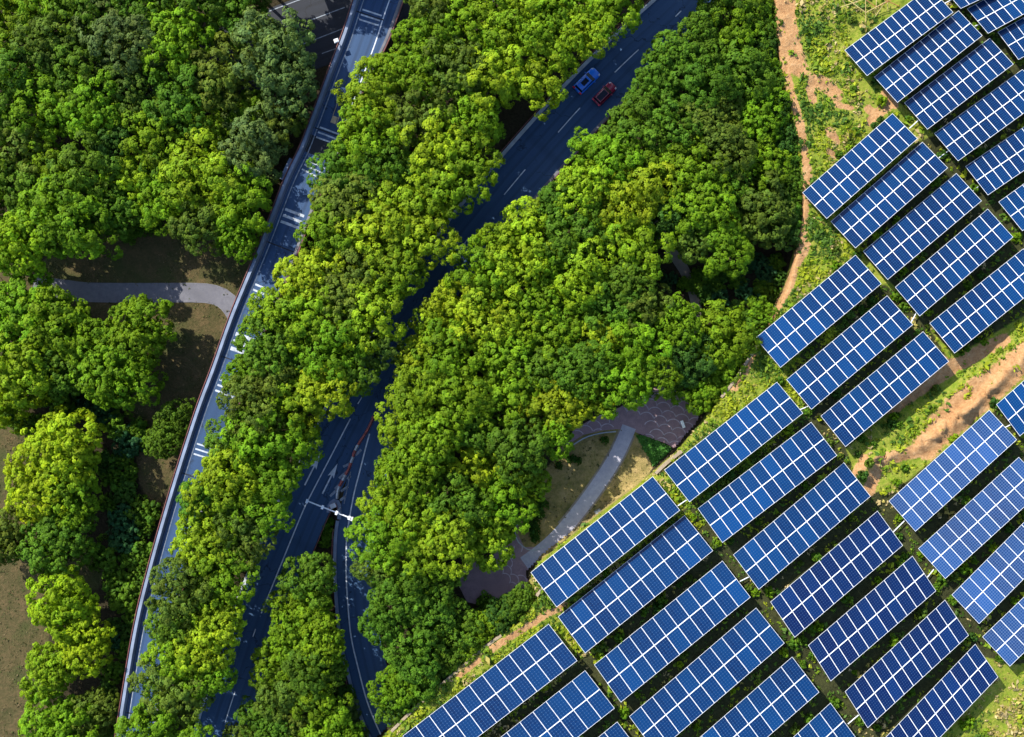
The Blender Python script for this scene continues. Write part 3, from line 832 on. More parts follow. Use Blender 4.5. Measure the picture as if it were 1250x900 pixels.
# ------------------------------------------------------------------ cars
def car(front, rear, paint, label, black_roof):
    f, r = Vector(P(*front, 0.9)), Vector(P(*rear, 0.9))
    c = (f + r) / 2; d = f - r; Ln = d.length; ang = math.atan2(d.y, d.x)
    root = empty("car", (c.x, c.y, 0.03), ang); tag(root, label, "car", None)
    Wd = Ln * 0.42; h = Ln / 2; pm = M[paint]
    def sec(x, w, z0, z1, rr=0.75):
        w /= 2
        return [(x, -w * .9, z0), (x, -w, z0 + (z1 - z0) * .35), (x, -w, z0 + (z1 - z0) * .72), (x, -w * rr, z1), (x, w * rr, z1), (x, w, z0 + (z1 - z0) * .72), (x, w, z0 + (z1 - z0) * .35), (x, w * .9, z0)]
    m = MB()
    m.loft([sec(-h, Wd * .72, .45, .75), sec(-h * .97, Wd * .9, .3, .95), sec(-h * .8, Wd, .22, 1.02, .82), sec(-h * .3, Wd, .2, 1.02, .86), sec(h * .3, Wd, .2, 1.0, .86),
            sec(h * .62, Wd, .22, .95, .8), sec(h * .85, Wd * .95, .25, .85, .78), sec(h * .96, Wd * .82, .3, .74), sec(h, Wd * .6, .42, .66)])
    body = m.build("body", pm, root, True)
    m = MB()
    g = lambda x, w, z: [(x, -w / 2, z), (x, w / 2, z)]
    def ring(x0, x1, w0, w1, z):
        return [(x0, -w0 / 2, z), (x1, -w1 / 2, z), (x1, w1 / 2, z), (x0, w0 / 2, z)]
    m.loft([ring(-h * .88, h * .46, Wd * .78, Wd * .84, .98), ring(-h * .76, h * .16, Wd * .70, Wd * .70, 1.50)]); m.build("window_glass", M["glass"], root)
    m = MB()
    m.loft([ring(-h * .78, h * .18, Wd * .70, Wd * .70, 1.50), ring(-h * .74, h * .13, Wd * .64, Wd * .62, 1.56)]); m.build("roof", pm, root)
    m = MB()
    if black_roof: m.box((-h * .29, 0, 1.572), (h * .86, Wd * .54, 0.02))
    else: m.box((-h * .22, 0, 1.572), (h * .52, Wd * .40, 0.02))
    m.build("sunroof", M["glass"], root)
    for sy in (-1, 1):
        m = MB(); m.box((-h * .30, sy * Wd * .28, 1.60), (h * .85, 0.05, 0.05)); m.build("roof_rail", M["grey_metal"] if not black_roof else pm, root)
        m = MB(); m.loft([[(h * .80, sy * Wd * .30, .62), (h * .80, sy * Wd * .46, .62), (h * .80, sy * Wd * .46, .86), (h * .80, sy * Wd * .30, .88)],
                          [(h * .97, sy * Wd * .30, .60), (h * .93, sy * Wd * .42, .60), (h * .92, sy * Wd * .42, .78), (h * .965, sy * Wd * .30, .78)]]); m.build("headlight", M["head"], root)
        m = MB(); m.box((-h * .955, sy * Wd * .36, .88), (h * .12, Wd * .22, .22)); m.build("tail_light", M["tail"], root)
        m = MB(); m.box((h * .30, sy * Wd * .56, 1.03), (.16, .22, .14)); m.build("wing_mirror", pm, root)
        for sx in (-.58, .62):
            m = MB(); m.tube((h * sx, sy * Wd * .40, .33), (h * sx, sy * Wd * .49, .33), .33, .33, 16); w = m.build("wheel", M["tyre"], root)
            m = MB(); m.tube((h * sx, sy * Wd * .488, .33), (h * sx, sy * Wd * .497, .33), .2, .2, 10); m.build("rim", M["grey_metal"], w)
    m = MB(); m.box((-h * .985, 0, .6), (.05, .5, .14)); m.build("number_plate", M["whitepl"], root)
    return root
car((729, 86), (704, 111), "car_blue", "bright blue car with a dark sunroof driving on the main road", False)
car((749.5, 103), (727, 125.5), "car_red", "maroon car with a black roof partly under the trees by the road", True)

# ------------------------------------------------------------------ solar tables
TB = {
 "A": [((1030.8, 61.5), None, (1163.4, 15.4), (1058.6, 92.6)), ((1066.7, 93.8), (1170.5, 13.5), (1198.7, 43.2), (1095.9, 125.9)), ((1103.6, 125.3), (1208.5, 47.1), (1236.8, 78.2), (1132.4, 158.6)),
       ((1140.2, 163.3), (1248.3, 84.6), None, (1169.7, 196.7)), ((1178.2, 203.5), (1286.6, 130), None, (1206.1, 238.3)), ((1218.6, 246.8), (1326, 170), None, (1248.3, 282))],
 "B": [((1146, -19.5), (1264, -75), None, (1173, 10.6)), ((1180.1, 11), (1295, -51), None, (1206.4, 40.9)), ((1217.6, 39.4), (1332, -25), None, (1243.5, 73))],
 "C": [((979.4, 235.6), (1089.6, 138.4), (1119.9, 169.8), (1009.3, 267)), ((1013.8, 270.8), (1126.4, 173.2), (1156.7, 205.3), (1044.5, 302.9)), ((1053.5, 306.5), (1167.5, 212), (1198.2, 245), (1083.6, 342.2)),
       ((1092.3, 350.5), (1206, 255.3), (1236.4, 289.4), (1122.8, 386.4)), ((1134.5, 394.9), (1249.3, 303.4), None, (1165.5, 431.3))],
 "D": [((921.8, 412.9), (1044.7, 311.2), (1075.5, 346.7), (953.2, 448.8)), ((959.5, 463.8), (1083.3, 360.6), (1113.9, 396.9), (990.9, 499.7)), ((1001.4, 508.3), (1127.3, 404.4), (1157.8, 441.7), (1032.6, 545.3))],
 "E": [((810.1, 573.2), (949.3, 467), (979.5, 504), (842.4, 613.6)), ((850.5, 620.1), (991.3, 516), (1020.6, 555.3), (883.1, 663.4)), ((894.5, 676.9), (1030.7, 565.1), (1062.2, 605.7), (926.8, 720.2)),
       ((939.2, 734.1), (1072.3, 624.6), (1100.8, 665.2), (971.3, 779.2)), ((985.9, 786.9), (1114.4, 679.6), (1142, 720.6), (1014.7, 832.7)), ((1029.8, 843.6), (1155.1, 733.1), (1180.9, 775), (1060.8, 889.6)),
       ((1076.4, 904.9), (1190.7, 785.9), (1218.2, 826.9), None)],
 "F": [((647.5, 698.4), (797.1, 582.2), (829.8, 622.6), (679.8, 741.8)), ((680.4, 752.9), (836.4, 629.3), (869.6, 672.4), (715, 797.6)), ((724.2, 811.3), (883.1, 684.9), (914.9, 728.9), (759.1, 857.8)),
       ((767.7, 875.1), (923.4, 741.6), (957.2, 785.6), None), ((814.3, 934.9), (967.4, 801.5), (999.5, 845.5), None), ((867, 993.3), (1014.1, 857.7), (1046, 903), None)],
 "G": [((491, 899), (670.2, 761.4), (704.2, 807.1), None), ((538.3, 957.6), (714.7, 818.1), (749.7, 865.1), None), ((579.5, 1022.7), (753.9, 880.7), (789, 928.7), None)],
 "H": [((1216, 494.2), (1327.6, 397), None, (1245.2, 532.4)), ((1084.4, 611.7), (1208.1, 500.7), (1240.7, 536.9), (1118, 649)), ((1120.5, 670.1), (1243.9, 557.9), None, (1154.2, 706.4)),
       ((1161.5, 726.5), (1279.2, 608.1), None, (1195.5, 761.5)), ((1198.9, 777.8), (1319.3, 662.1), None, (1233, 813.4))],
}
COLNAME = {"A": "in the six-table column at upper right", "B": "in the cut-off column in the top right corner", "C": "in the five-table column by the track bend",
           "D": "in the three-table column above the eroded bank", "E": "in the seven-table column below the bank", "F": "in the six-table column by the park path",
           "G": "in the three-table column on the bottom verge", "H": "in the pale column on the right edge"}
TABLE_NAMES = []
SHORT = {"A": "upper right column", "B": "corner column", "C": "track bend column", "D": "column above the bank", "E": "column below the bank", "F": "path column", "G": "verge column", "H": "pale column"}
ORD = ["first", "second", "third", "fourth", "fifth", "sixth", "seventh", "eighth", "ninth", "tenth", "eleventh", "twelfth", "thirteenth", "fourteenth", "fifteenth", "sixteenth"]
def ordn(i, n):
    if i == 0: return "topmost"
    if i == n - 1 and n > 1: return "bottommost"
    return ORD[i] + " from the top"
TILT = math.tan(math.radians(15))
NMOD = 11
TABLE_QUADS = []
def solar_table(L, T, R, B, mat, label, short):
    L, T, R, B = [None if q is None else np.array(q, float) for q in (L, T, R, B)]
    if T is None: T = R - (B - L)
    if R is None: R = T + (B - L)
    if B is None: B = L + (R - T)
    TABLE_NAMES.append(short)
    TABLE_QUADS.append([tuple(L), tuple(T), tuple(R), tuple(B)])
    uu, vv = np.meshgrid(np.linspace(0, 1, 9), np.linspace(0, 1, 5))
    gp = L[:, None, None] + (T - L)[:, None, None] * uu + (B - L)[:, None, None] * vv
    zz = height(gp[0], gp[1]); zg = float(max(zz.mean(), HILL, zz.max() - 0.9))
    zlo = zg + 1.5
    wpx = (np.linalg.norm(B - L) + np.linalg.norm(R - T)) / 2
    zhi = zlo + wpx * PX * TILT
    l, t = np.array(P(*L, zlo)), np.array(P(*T, zlo)); b, r = np.array(P(*B, zhi)), np.array(P(*R, zhi))
    cen = (l + t + b + r) / 4
    a = ((t - l) + (r - b)) / 2; w = ((b - l) + (r - t)) / 2
    a, w = Vector(a), Vector(w)
    al, wl_ = a.length, w.length; ad, wd = a / al, w / wl_; nd = ad.cross(wd) * -1
    if nd.z < 0: nd = -nd
    root = empty("solar_table", (cen[0], cen[1], zg)); tag(root, label.replace("solar table", "blue solar table"), "solar panel", "rows of blue solar tables on the hillside")
    off = Vector((0, 0, cen[2] - zg))
    gap, mid = 0.02, 0.06
    mw = (al - gap * (NMOD - 1)) / NMOD; mh = (wl_ - mid) / 2
    # one module mesh per table, shared by its 22 modules
    fr = 0.048
    def q(x, y, z): return tuple(ad * x + wd * y + nd * z)
    X, Y = mw / 2, mh / 2
    ring = lambda x, y, z: [q(-x, -y, z), q(x, -y, z), q(x, y, z), q(-x, y, z)]
    vs = ring(X, Y, -0.03) + ring(X, Y, 0.03) + ring(X - fr, Y - fr, 0.03) + ring(X - fr, Y - fr, 0.012)
    fs, mi = [], []
    for k in range(3):
        for i in range(4):
            j = (i + 1) % 4
            fs.append((k * 4 + i, k * 4 + j, k * 4 + 4 + j, k * 4 + 4 + i)); mi.append(0)
    fs.append((12, 13, 14, 15)); mi.append(1)
    fs.append((3, 2, 1, 0)); mi.append(0)
    me = mesh("solar_module", vs, fs)
    me.materials.append(M["frame"]); me.materials.append(mat); me.polygons.foreach_set("material_index", mi)
    uv = me.uv_layers.new(name="UVMap")
    li = me.polygons[12].loop_start
    for k_, c_ in enumerate([(0, 0), (1, 0), (1, 1), (0, 1)]): uv.data[li + k_].uv = c_
    for k in range(NMOD):
        for s_ in (-1, 1):
            o = link("solar_module", me, None, root)
            jit = random.uniform(-0.012, 0.012)
            o.location = off + ad * (-al / 2 + mw / 2 + k * (mw + gap)) + wd * (s_ * (mh + mid) / 2) + nd * jit
    def bar(name, p, q_, w_, h_, m_):
        p, q_ = Vector(p), Vector(q_); d = (q_ - p).normalized(); s1 = nd.cross(d).normalized() * w_ / 2; n1 = nd * h_ / 2
        b_ = MB(); b_.loft([[tuple(p - s1 - n1), tuple(p + s1 - n1), tuple(p + s1 + n1), tuple(p - s1 + n1)], [tuple(q_ - s1 - n1), tuple(q_ + s1 - n1), tuple(q_ + s1 + n1), tuple(q_ - s1 + n1)]])
        return b_.build(name, m_, root)
    e = ad * (al / 2 + 0.02)
    bar("centre_rail", off - e, off + e, mid + 0.02, 0.05, M["frame"])
    for s_ in (-1, 1):
        o1 = off + wd * (s_ * wl_ * 0.27) - nd * 0.12
        bar("purlin", o1 - e, o1 + e, 0.12, 0.10, M["grey_metal"])
    zb = HILL - 1.2 - zg
    for k in range(4):
        x = -al / 2 + al * (k + 0.5) / 4
        for s_ in (-1, 1):
            p = off + ad * x + wd * (s_ * wl_ * 0.27) - nd * 0.17
            b_ = MB(); b_.tube((p.x, p.y, zb), (p.x, p.y, p.z), 0.08, 0.08, 8); b_.build("post", M["grey_metal"], root)
for col, rows in TB.items():
    for i, q in enumerate(rows):
        mat = M["pv"]
        if col == "E" and i >= 3: mat = M["pv_dark"]
        if col == "H" and i >= 1: mat = M["pv_pale"]
        solar_table(*q, mat, "%s solar table %s" % (ordn(i, len(rows)), COLNAME[col]), "%s table in the %s" % (ORD[i], SHORT[col]))

for i, (a, b) in enumerate(sorted([((1110, 157), (1121, 147)), ((1146, 193), (1158, 184)), ((1188, 233), (1196.5, 226)), ((1112, 394), (1118.5, 382)), ((976, 500.5), (987, 496)), ((827, 618), (838, 610.5)), ((903, 710), (914, 704.5)),
                            ((1090, 650), (1104, 636)), ((1132, 705), (1140, 695)), ((1227, 522), (1235, 518)), ((1035, 884), (1048, 873)), ((1190, 32), (1197, 29.5)), ((1153, 4.5), (1163, -1))], key=lambda q: q[0][1])):
    za = hz(*a)
    pa, pb_ = Vector(P(*a, za + 0.85)), Vector(P(*b, za + 0.85))
    root = empty("cable_conduit", (pa.x, pa.y, za)); tag(root, "%s white cable conduit bridging neighbouring solar tables" % (ordn(i, 13)), "conduit", "white conduits between the solar tables")
    m = MB(); q = (pb_ - pa); m.tube((0, 0, .85), (q.x, q.y, .85), 0.09, 0.09, 8); m.build("pipe", M["white_metal"], root)
    for f in (0.2, 0.8):
        m = MB(); m.tube((q.x * f, q.y * f, -0.5), (q.x * f, q.y * f, .80), 0.04, 0.04, 6); m.build("stake", M["grey_metal"], root)

# pole frame at the top edge
zt = HILL + 0.3
root = empty("pole_frame", P(1056, 10, zt)); ox, oy, _ = P(1056, 10, zt)
tag(root, "collapsed frame of yellow and rusty poles lying in weeds at the top edge", "pole frame")
for a, b, za, zb_, mt in [((1034, -1), (1057, 15.5), 1.4, 1.5, "pole_wood"), ((1026, 9), (1055, -1), 1.2, 1.3, "pole_wood"), ((1056.6, -2), (1056.8, 30), 1.7, .2, "pole_wood"), ((1057, 15.5), (1082, 2), 1.5, 1.6, "pole_wood"),
                          ((1066, 24), (1080, 3), .3, 1.6, "pole_wood"), ((1057, 0), (1070, 9.5), 1.6, 1.2, "rust"), ((1070, 9), (1092, -2), 1.2, 1.1, "rust"), ((1083, -2), (1084, 14), 1.0, .3, "pole_wood"), ((1080, 0), (1098, 8), 1.1, .7, "rust"), ((1028, -2), (1034, 10), 1.3, .2, "pole_wood"), ((1070, -2), (1069, 20), 1.2, .3, "pole_wood")]:
    p, q = P(*a, zt + za), P(*b, zt + zb_)
    m = MB(); m.tube((p[0] - ox, p[1] - oy, za), (q[0] - ox, q[1] - oy, zb_), 0.075, 0.06, 7); m.build("pole", M[mt], root)

# ------------------------------------------------------------------ tree prototypes
def unit(v): return v / (np.linalg.norm(v, axis=-1, keepdims=True) + 1e-9)
def leaf_quads(pos, nrm, size, r, aspect=1.7):
    n = len(pos)
    t = unit(np.cross(nrm, unit(r.normal(size=(n, 3)))))
    b = np.cross(nrm, t)
    hl = (size * aspect * 0.5)[:, None]; hw = (size * 0.5)[:, None]
    bend = nrm * (size * 0.16)[:, None]
    V = np.empty((n, 4, 3))
    V[:, 0] = pos - t * hl - bend; V[:, 1] = pos + b * hw; V[:, 2] = pos + t * hl - bend; V[:, 3] = pos - b * hw
    return V.reshape(-1, 3)

def crown(seed, R, Rv, n_lobe, r_lobe, n_sub, r_sub, n_leaf, leaf, yellow=0.5, spread=0.16, upmin=-0.35):
    r = np.random.default_rng(seed)
    # lobes over an uneven dome
    k = np.arange(n_lobe) + 0.5
    zz = 1 - (1 - upmin) * k / n_lobe
    ph = k * 2.399963 + r.normal(0, .25, n_lobe)
    rr = np.sqrt(np.maximum(0, 1 - zz ** 2))
    d = np.stack([rr * np.cos(ph), rr * np.sin(ph), zz], -1)
    # outline bulges
    az = np.arctan2(d[:, 1], d[:, 0])
    bulge = 1 + 0.13 * np.sin(2 * az + r.random() * 6) + 0.10 * np.sin(3 * az + r.random() * 6) + 0.06 * np.sin(5 * az + r.random() * 6)
    c = d * np.array([R, R, Rv]) * (bulge * (1 + r.normal(0, spread, n_lobe)).clip(.6, 1.25))[:, None] * np.array([1, 1, 1])
    c *= (1 - 0.75 * r_lobe / R)
    rl = r_lobe * r.uniform(0.75, 1.25, n_lobe)
    # inner lobes so the crown is not hollow
    ltint = r.uniform(0.70, 1.2, n_lobe); lyel = r.normal(0, 0.5, n_lobe)
    # sub clumps on each lobe
    li = np.repeat(np.arange(n_lobe), n_sub)
    sd = unit(r.normal(size=(len(li), 3)) + 0.9 * unit(c[li] + np.array([0, 0, 0.4])))
    sc = c[li] + sd * rl[li][:, None] * r.uniform(0.7, 1.0, (len(li), 1))
    stint = r.uniform(0.78, 1.2, len(li)); syel = r.normal(0, 0.55, len(li)) * yellow
    si = np.repeat(np.arange(len(li)), n_leaf)
    ld_ = unit(r.normal(size=(len(si), 3)) + 1.0 * sd[si] + np.array([0, 0, 0.35]))
    pos = sc[si] + ld_ * (r_sub * r.uniform(0.55, 1.0, (len(si), 1)))
    nrm = unit(ld_ * 0.9 + sd[si] * 0.45 + np.array([0, 0, 0.35]) + r.normal(0, 0.18, (len(si), 3)))
    size = leaf * r.uniform(0.7, 1.3, len(si))
    V = leaf_quads(pos, nrm, size, r)
    ni = n_lobe * 14                                    # inner foliage behind the outer clumps
    pi_ = unit(r.normal(size=(ni, 3))); pi_[:, 2] = np.abs(pi_[:, 2]) - 0.25
    pi_ = pi_ * np.array([R, R, Rv]) * r.uniform(0.25, 0.68, (ni, 1))
    Vi = leaf_quads(pi_, unit(r.normal(size=(ni, 3)) + np.array([0, 0, .8])), leaf * 2.2 * r.uniform(.7, 1.3, ni), r)
    V = np.r_[V, Vi]
    t = ltint[li][si] * stint[si] * r.uniform(0.85, 1.15, len(si))
    y = lyel[li][si] * yellow * 0.8 + syel[si] + r.normal(0, 0.12, len(si))
    col = np.stack([t * (1 + 0.22 * y), t * (1 + 0.06 * y), t * (1 - 0.25 * y)], -1).clip(0.2, 2)
    col = np.r_[col, np.tile([[0.8, 0.85, 0.8]], (ni, 1)) * r.uniform(.8, 1.1, (ni, 1))]
    me = quads_mesh("crown", V, len(si) + ni)
    face_color(me, "tint", col)
    me.materials.append(M["foliage"])
    return me

PROTO = {}
# rounded dense crowns with rosette texture (5 m radius)
PROTO["rosette"] = [crown(100 + i, 5.0, 4.0, 30, 1.38, 17, 0.52, 22, 0.215, 0.5, 0.19) for i in range(6)]
# broad fine-textured crowns
PROTO["fine"] = [crown(200 + i, 5.0, 4.2, 84, 0.92, 13, 0.38, 14, 0.21, 0.45, 0.09) for i in range(4)]
# loose feathery crowns
PROTO["feather"] = [crown(300 + i, 5.0, 4.0, 44, 1.05, 16, 0.42, 10, 0.24, 0.5, 0.2) for i in range(2)]
# shrubs (2 m radius)
PROTO["shrub"] = [crown(400 + i, 2.0, 1.5, 16, 0.72, 9, 0.32, 11, 0.22, 0.5) for i in range(4)]
# weed clumps (0.8 m)
PROTO["weed"] = [crown(500 + i, 0.8, 0.6, 9, 0.30, 6, 0.18, 7, 0.18, 0.8) for i in range(4)]
def trunk_mesh(seed, limbs, name="trunk"):
    r = random.Random(seed); m = MB()
    m.tube((0, 0, -0.15), (0.02, 0.01, 0.55), 0.34, 0.24, 9); m.tube((0.02, 0.01, 0.55), (0.05, -0.03, 1.0), 0.24, 0.12, 8)
    for k in range(limbs):
        t = 2 * PI * k / limbs + r.uniform(-.3, .3); z0 = r.uniform(.45, .7); L = r.uniform(2.2, 3.4)
        e = (math.cos(t) * L, math.sin(t) * L, z0 + r.uniform(.3, .5))
        mid = (e[0] * .5, e[1] * .5, z0 + .18)
        m.tube((0.02, 0.01, z0), mid, 0.13, 0.09, 6); m.tube(mid, e, 0.09, 0.03, 5)
    me = mesh(name, m.v, m.f); me.materials.append(M["bark"]); return me
TRUNK = [trunk_mesh(i, 6) for i in range(4)]
STEM = [trunk_mesh(20 + i, 5, "stem") for i in range(2)]

COL = {  # leaf colours
 "lime": (0.225, 0.330, 0.012), "bright": (0.140, 0.255, 0.009), "mid": (0.086, 0.178, 0.012), "olive": (0.105, 0.165, 0.018),
 "dark": (0.050, 0.120, 0.015), "blue": (0.030, 0.096, 0.032), "grey": (0.098, 0.165, 0.040), "lemon": (0.235, 0.355, 0.010)}
COLW = {"lime": "lime green", "bright": "bright green", "mid": "mid green", "olive": "olive green", "dark": "dark green", "blue": "bluish green", "grey": "grey-green feathery", "lemon": "lemon yellow-green"}
TREES = []       # dicts u, v, r(px), colour, kind, region, side
def add_tree(u, v, r, colour, kind="rosette", hc=None, region=None, side=None, label=None):
    TREES.append(dict(u=u, v=v, r=r, c=colour, k=kind, hc=hc, region=region, side=side, label=label))

def fill(poly, rmin, rmax, seed, region, sidefn, colfn, kindfn, hfn, holes=(), tight=0.66, tries=6000, edge=0.88):
    r = np.random.default_rng(seed); poly_a = np.array(poly)
    lo, hi = poly_a.min(0), poly_a.max(0)
    C_ = np.c_[r.uniform(lo[0], hi[0], tries), r.uniform(lo[1], hi[1], tries)]
    D = sdf(C_[:, 0], C_[:, 1], poly)
    for h in holes: D = np.minimum(D, -sdf(C_[:, 0], C_[:, 1], h))
    for (frac_lo, frac_hi) in ((0.6, 1.0), (0.25, 0.7), (0.0, 0.35)):
        for i in range(tries):
            R_ = rmin + (rmax - rmin) * r.uniform(frac_lo, frac_hi)
            if D[i] < R_ * edge: 
                if D[i] >= rmin * edge and frac_lo == 0.0: R_ = D[i] / edge
                else: continue
            R_ = min(R_, rmax)
            ok = True
            for t in TREES:
                dd = math.hypot(t["u"] - C_[i, 0], t["v"] - C_[i, 1])
                if dd < tight * (t["r"] + R_): ok = False; break
            if ok:
                u, v = C_[i]
                add_tree(u, v, R_, colfn(u, v, r), kindfn(u, v, r), hfn(u, v, R_, r), region, sidefn(u, v))

# --- individual trees placed by hand (left park) ---
hand = [
 (333, 62, 50, "grey", "feather", 12.5, "big grey-green feathery tree beside the flyover over the dark lower road"),
 (352, 100, 40, "grey", "feather", 12, "grey-green feathery tree right against the flyover below the lower road"),
 (80, 268, 54, "bright", "fine", 11, "large round bright green tree on the left overlooking the footpath clearing"),
 (18, 298, 42, "lemon", "fine", 11.5, "lemon yellow-green tree cut by the left edge above the footpath"),
 (248, 215, 50, "lime", "rosette", 9.5, "glowing lime green tree at the lower edge of the upper-left wood"),
 (162, 215, 32, "lime", "rosette", 8.5, "smaller lime green tree left of the glowing lime tree in the upper-left wood"),
 (245, 275, 34, "olive", "rosette", 9.5, "olive green tree hanging over the footpath clearing"),
 (300, 245, 40, "bright", "rosette", 10, "bright green tree in the corner between clearing and flyover"),
 (28, 385, 50, "bright", "fine", 8, "broad bright green tree just below the start of the footpath"),
 (68, 395, 46, "bright", "fine", 8.5, "bright green tree touching the footpath left of the twin-crowned tree"),
 (30, 445, 48, "lime", "fine", 8, "lime green tree at the left edge below the footpath"),
 (75, 450, 36, "mid", "fine", 7, "mid green tree tucked between two broad bright crowns left of the clearing"),
 (10, 485, 32, "lemon", "fine", 6, "small lemon yellow-green tree at the left edge above the lower park"),
 (172, 405, 42, "bright", "fine", 8.5, "upper crown of the twin bright trees jutting into the brown clearing"),
 (125, 425, 38, "bright", "fine", 8, "left crown of the bright tree group jutting into the brown clearing"),
 (145, 458, 46, "bright", "fine", 7.5, "lower crown of the bright tree group jutting into the brown clearing"),
 (213, 512, 24, "mid", "fine", 5, "small mid green tree standing alone against the flyover parapet"),
 (201, 540, 22, "mid", "fine", 4.5, "lower of two small mid green trees against the flyover parapet"),
 (80, 550, 48, "lemon", "fine", 8.5, "dazzling lemon yellow-green tree above the lower lawn"),
 (48, 590, 44, "lemon", "fine", 8, "lemon yellow-green tree left of the dazzling one above the lower lawn"),
 (85, 600, 40, "bright", "fine", 8, "bright green tree filling the lower right of the lemon group"),
 (72, 660, 44, "mid", "fine", 6.5, "round mid green tree shaded below the dazzling lemon trees"),
 (8, 655, 32, "olive", "fine", 6, "olive green tree cut by the left edge above the lawn"),
 (78, 738, 42, "lemon", "fine", 8, "lemon yellow-green tree on the lower lawn, upper one of three"),
 (105, 782, 36, "lemon", "fine", 7.5, "lemon yellow-green tree on the lower lawn, right one of three"),
 (62, 818, 34, "bright", "fine", 6.5, "bright green tree on the lower lawn, lower left of three"),
 (72, 885, 44, "bright", "fine", 6.5, "bright green tree cut by the bottom edge left of the flyover"),
 (115, 870, 30, "olive", "fine", 5, "olive green tree at the bottom edge between lawn and flyover"),
]
hand += [(352, -62, 40, "mid", "rosette", 14, "unseen tall mid green tree added past the top edge to shade the lower road"), (392, -82, 42, "mid", "rosette", 15, "tall mid green tree added past the top edge left of the flyover for shade"),  # trees added past the top edge to shade the lower road
 (318, -32, 36, "olive", "rosette", 12, "olive green tree added at the top edge to shade the dark lower road"), (420, -90, 42, "mid", "rosette", 15, "mid green tree added beyond the top edge at the flyover end for shade")]
hand += [(712, -78, 44, "bright", "rosette", 14, "tall bright green tree added beyond the top edge to shade the main road"), (742, -105, 42, "mid", "rosette", 15, "mid green tree added farthest beyond the top edge to shade the main road"),  # more trees added past the edges to shade the roads
 (752, -38, 42, "bright", "rosette", 13.5, "tall bright green tree added past the top edge left of main road for shade"), (798, -78, 44, "mid", "rosette", 15, "tall mid green tree added farthest past the top edge by main road for shade"),
 (300, -30, 38, "mid", "rosette", 13, "mid green tree added at the top edge to shade the lower road lanes"), (226, 918, 36, "bright", "rosette", 12.5, "bright green tree added past the bottom edge to shade the main road")]
for u, v, r_, c_, k_, h_, lab in hand:
    add_tree(u, v, r_, c_, k_, h_, "hand", None, lab)

def pick(r, opts):
    w = np.array([o[1] for o in opts], float); return opts[int(r.choice(len(opts), p=w / w.sum()))][0]

# --- upper-left wood ---
P1 = [(-45, -45), (350, -45), (330, 5), (300, 60), (330, 130), (392, 100), (368, 165), (343, 222), (318, 280), (302, 312), (268, 312), (225, 306), (205, 288), (185, 272), (150, 290), (100, 315), (50, 330), (-45, 345)]
fill(P1, 24, 46, 11, "the upper-left wood", lambda u, v: "beside the flyover" if u > 250 else ("along the left edge" if u < 80 else "in the heart"),
     lambda u, v, r: pick(r, [("mid", 5), ("olive", 4), ("dark", .5), ("bright", 5), ("grey", .8)]) if v < 190 else pick(r, [("mid", 4), ("bright", 4), ("olive", 2)]),
     lambda u, v, r: pick(r, [("rosette", 6), ("feather", 1), ("fine", 1)]), lambda u, v, R_, r: 6.5 + R_ * 0.05 + r.uniform(-.5, 2.0), tight=0.64)

# --- strip between flyover and main road ---
P3 = [(497, -45), (497, 5), (479, 55), (447, 76), (414, 100), (402, 128), (407, 150), (392, 180), (369, 215), (372, 250), (357, 292), (338, 312), (322, 348), (308, 372), (296, 400), (283, 425), (274, 455), (268, 490), (252, 524), (242, 562), (222, 605),
      (210, 645), (204, 682), (187, 712), (183, 762), (168, 812), (156, 852), (148, 945), (240, 945), (248, 900), (250, 879), (265, 862), (282, 832), (297, 775), (300, 745), (306, 714), (327, 677), (341, 646), (363, 620), (367, 590), (375, 569), (391, 546), (399, 521), (422, 492),
      (445, 478), (470, 455), (484, 425), (497, 398), (512, 372), (545, 318), (556, 296), (575, 265), (606, 215), (610, 180), (622, 152), (650, 145), (672, 128), (693, 108), (700, 82), (730, 62), (757, 45), (778, 20), (795, -45)]
def side3(u, v):
    s = np.array([P(u, v, 8)[:2]])[0]
    dm = np.hypot(*(ML - s).T).min(); df = np.hypot(*(FL + normals2(FL) * 4 - s).T).min()
    return "by the main road" if dm < 10.5 else ("by the flyover" if df < 9.5 else "in the middle")
fill(P3, 23, 40, 21, "the flyover strip", side3,
     lambda u, v, r: pick(r, [("lime", 4), ("bright", 6), ("mid", 2), ("olive", 1.5)]) if v < 420 else pick(r, [("bright", 6), ("mid", 3), ("olive", 2.5), ("lime", 2)]),
     lambda u, v, r: pick(r, [("rosette", 6), ("fine", 2)]), lambda u, v, R_, r: (10.5 if side3(u, v).endswith("flyover") else 9.6) + R_ * 0.05 + r.uniform(-.8, 1.0), tight=0.58, tries=9000, edge=0.95)

# --- median strip between main road and slip road ---
P4 = [(386, 652), (402, 668), (411, 690), (419, 720), (421, 760), (428, 800), (424, 835), (432, 868), (450, 905), (450, 945), (268, 945), (275, 900), (283, 874), (301, 852), (303, 801), (320, 760), (324, 744), (339, 711), (358, 672)]
fill(P4, 18, 34, 31, "the median strip", lambda u, v: "at the pit end" if v < 730 else "in the lower half",
     lambda u, v, r: pick(r, [("bright", 5), ("mid", 4), ("olive", 2)]), lambda u, v, r: pick(r, [("rosette", 3), ("fine", 2)]),
     lambda u, v, R_, r: 6.0 + R_ * 0.06 + r.uniform(-.5, 1), tight=0.62, edge=1.05)

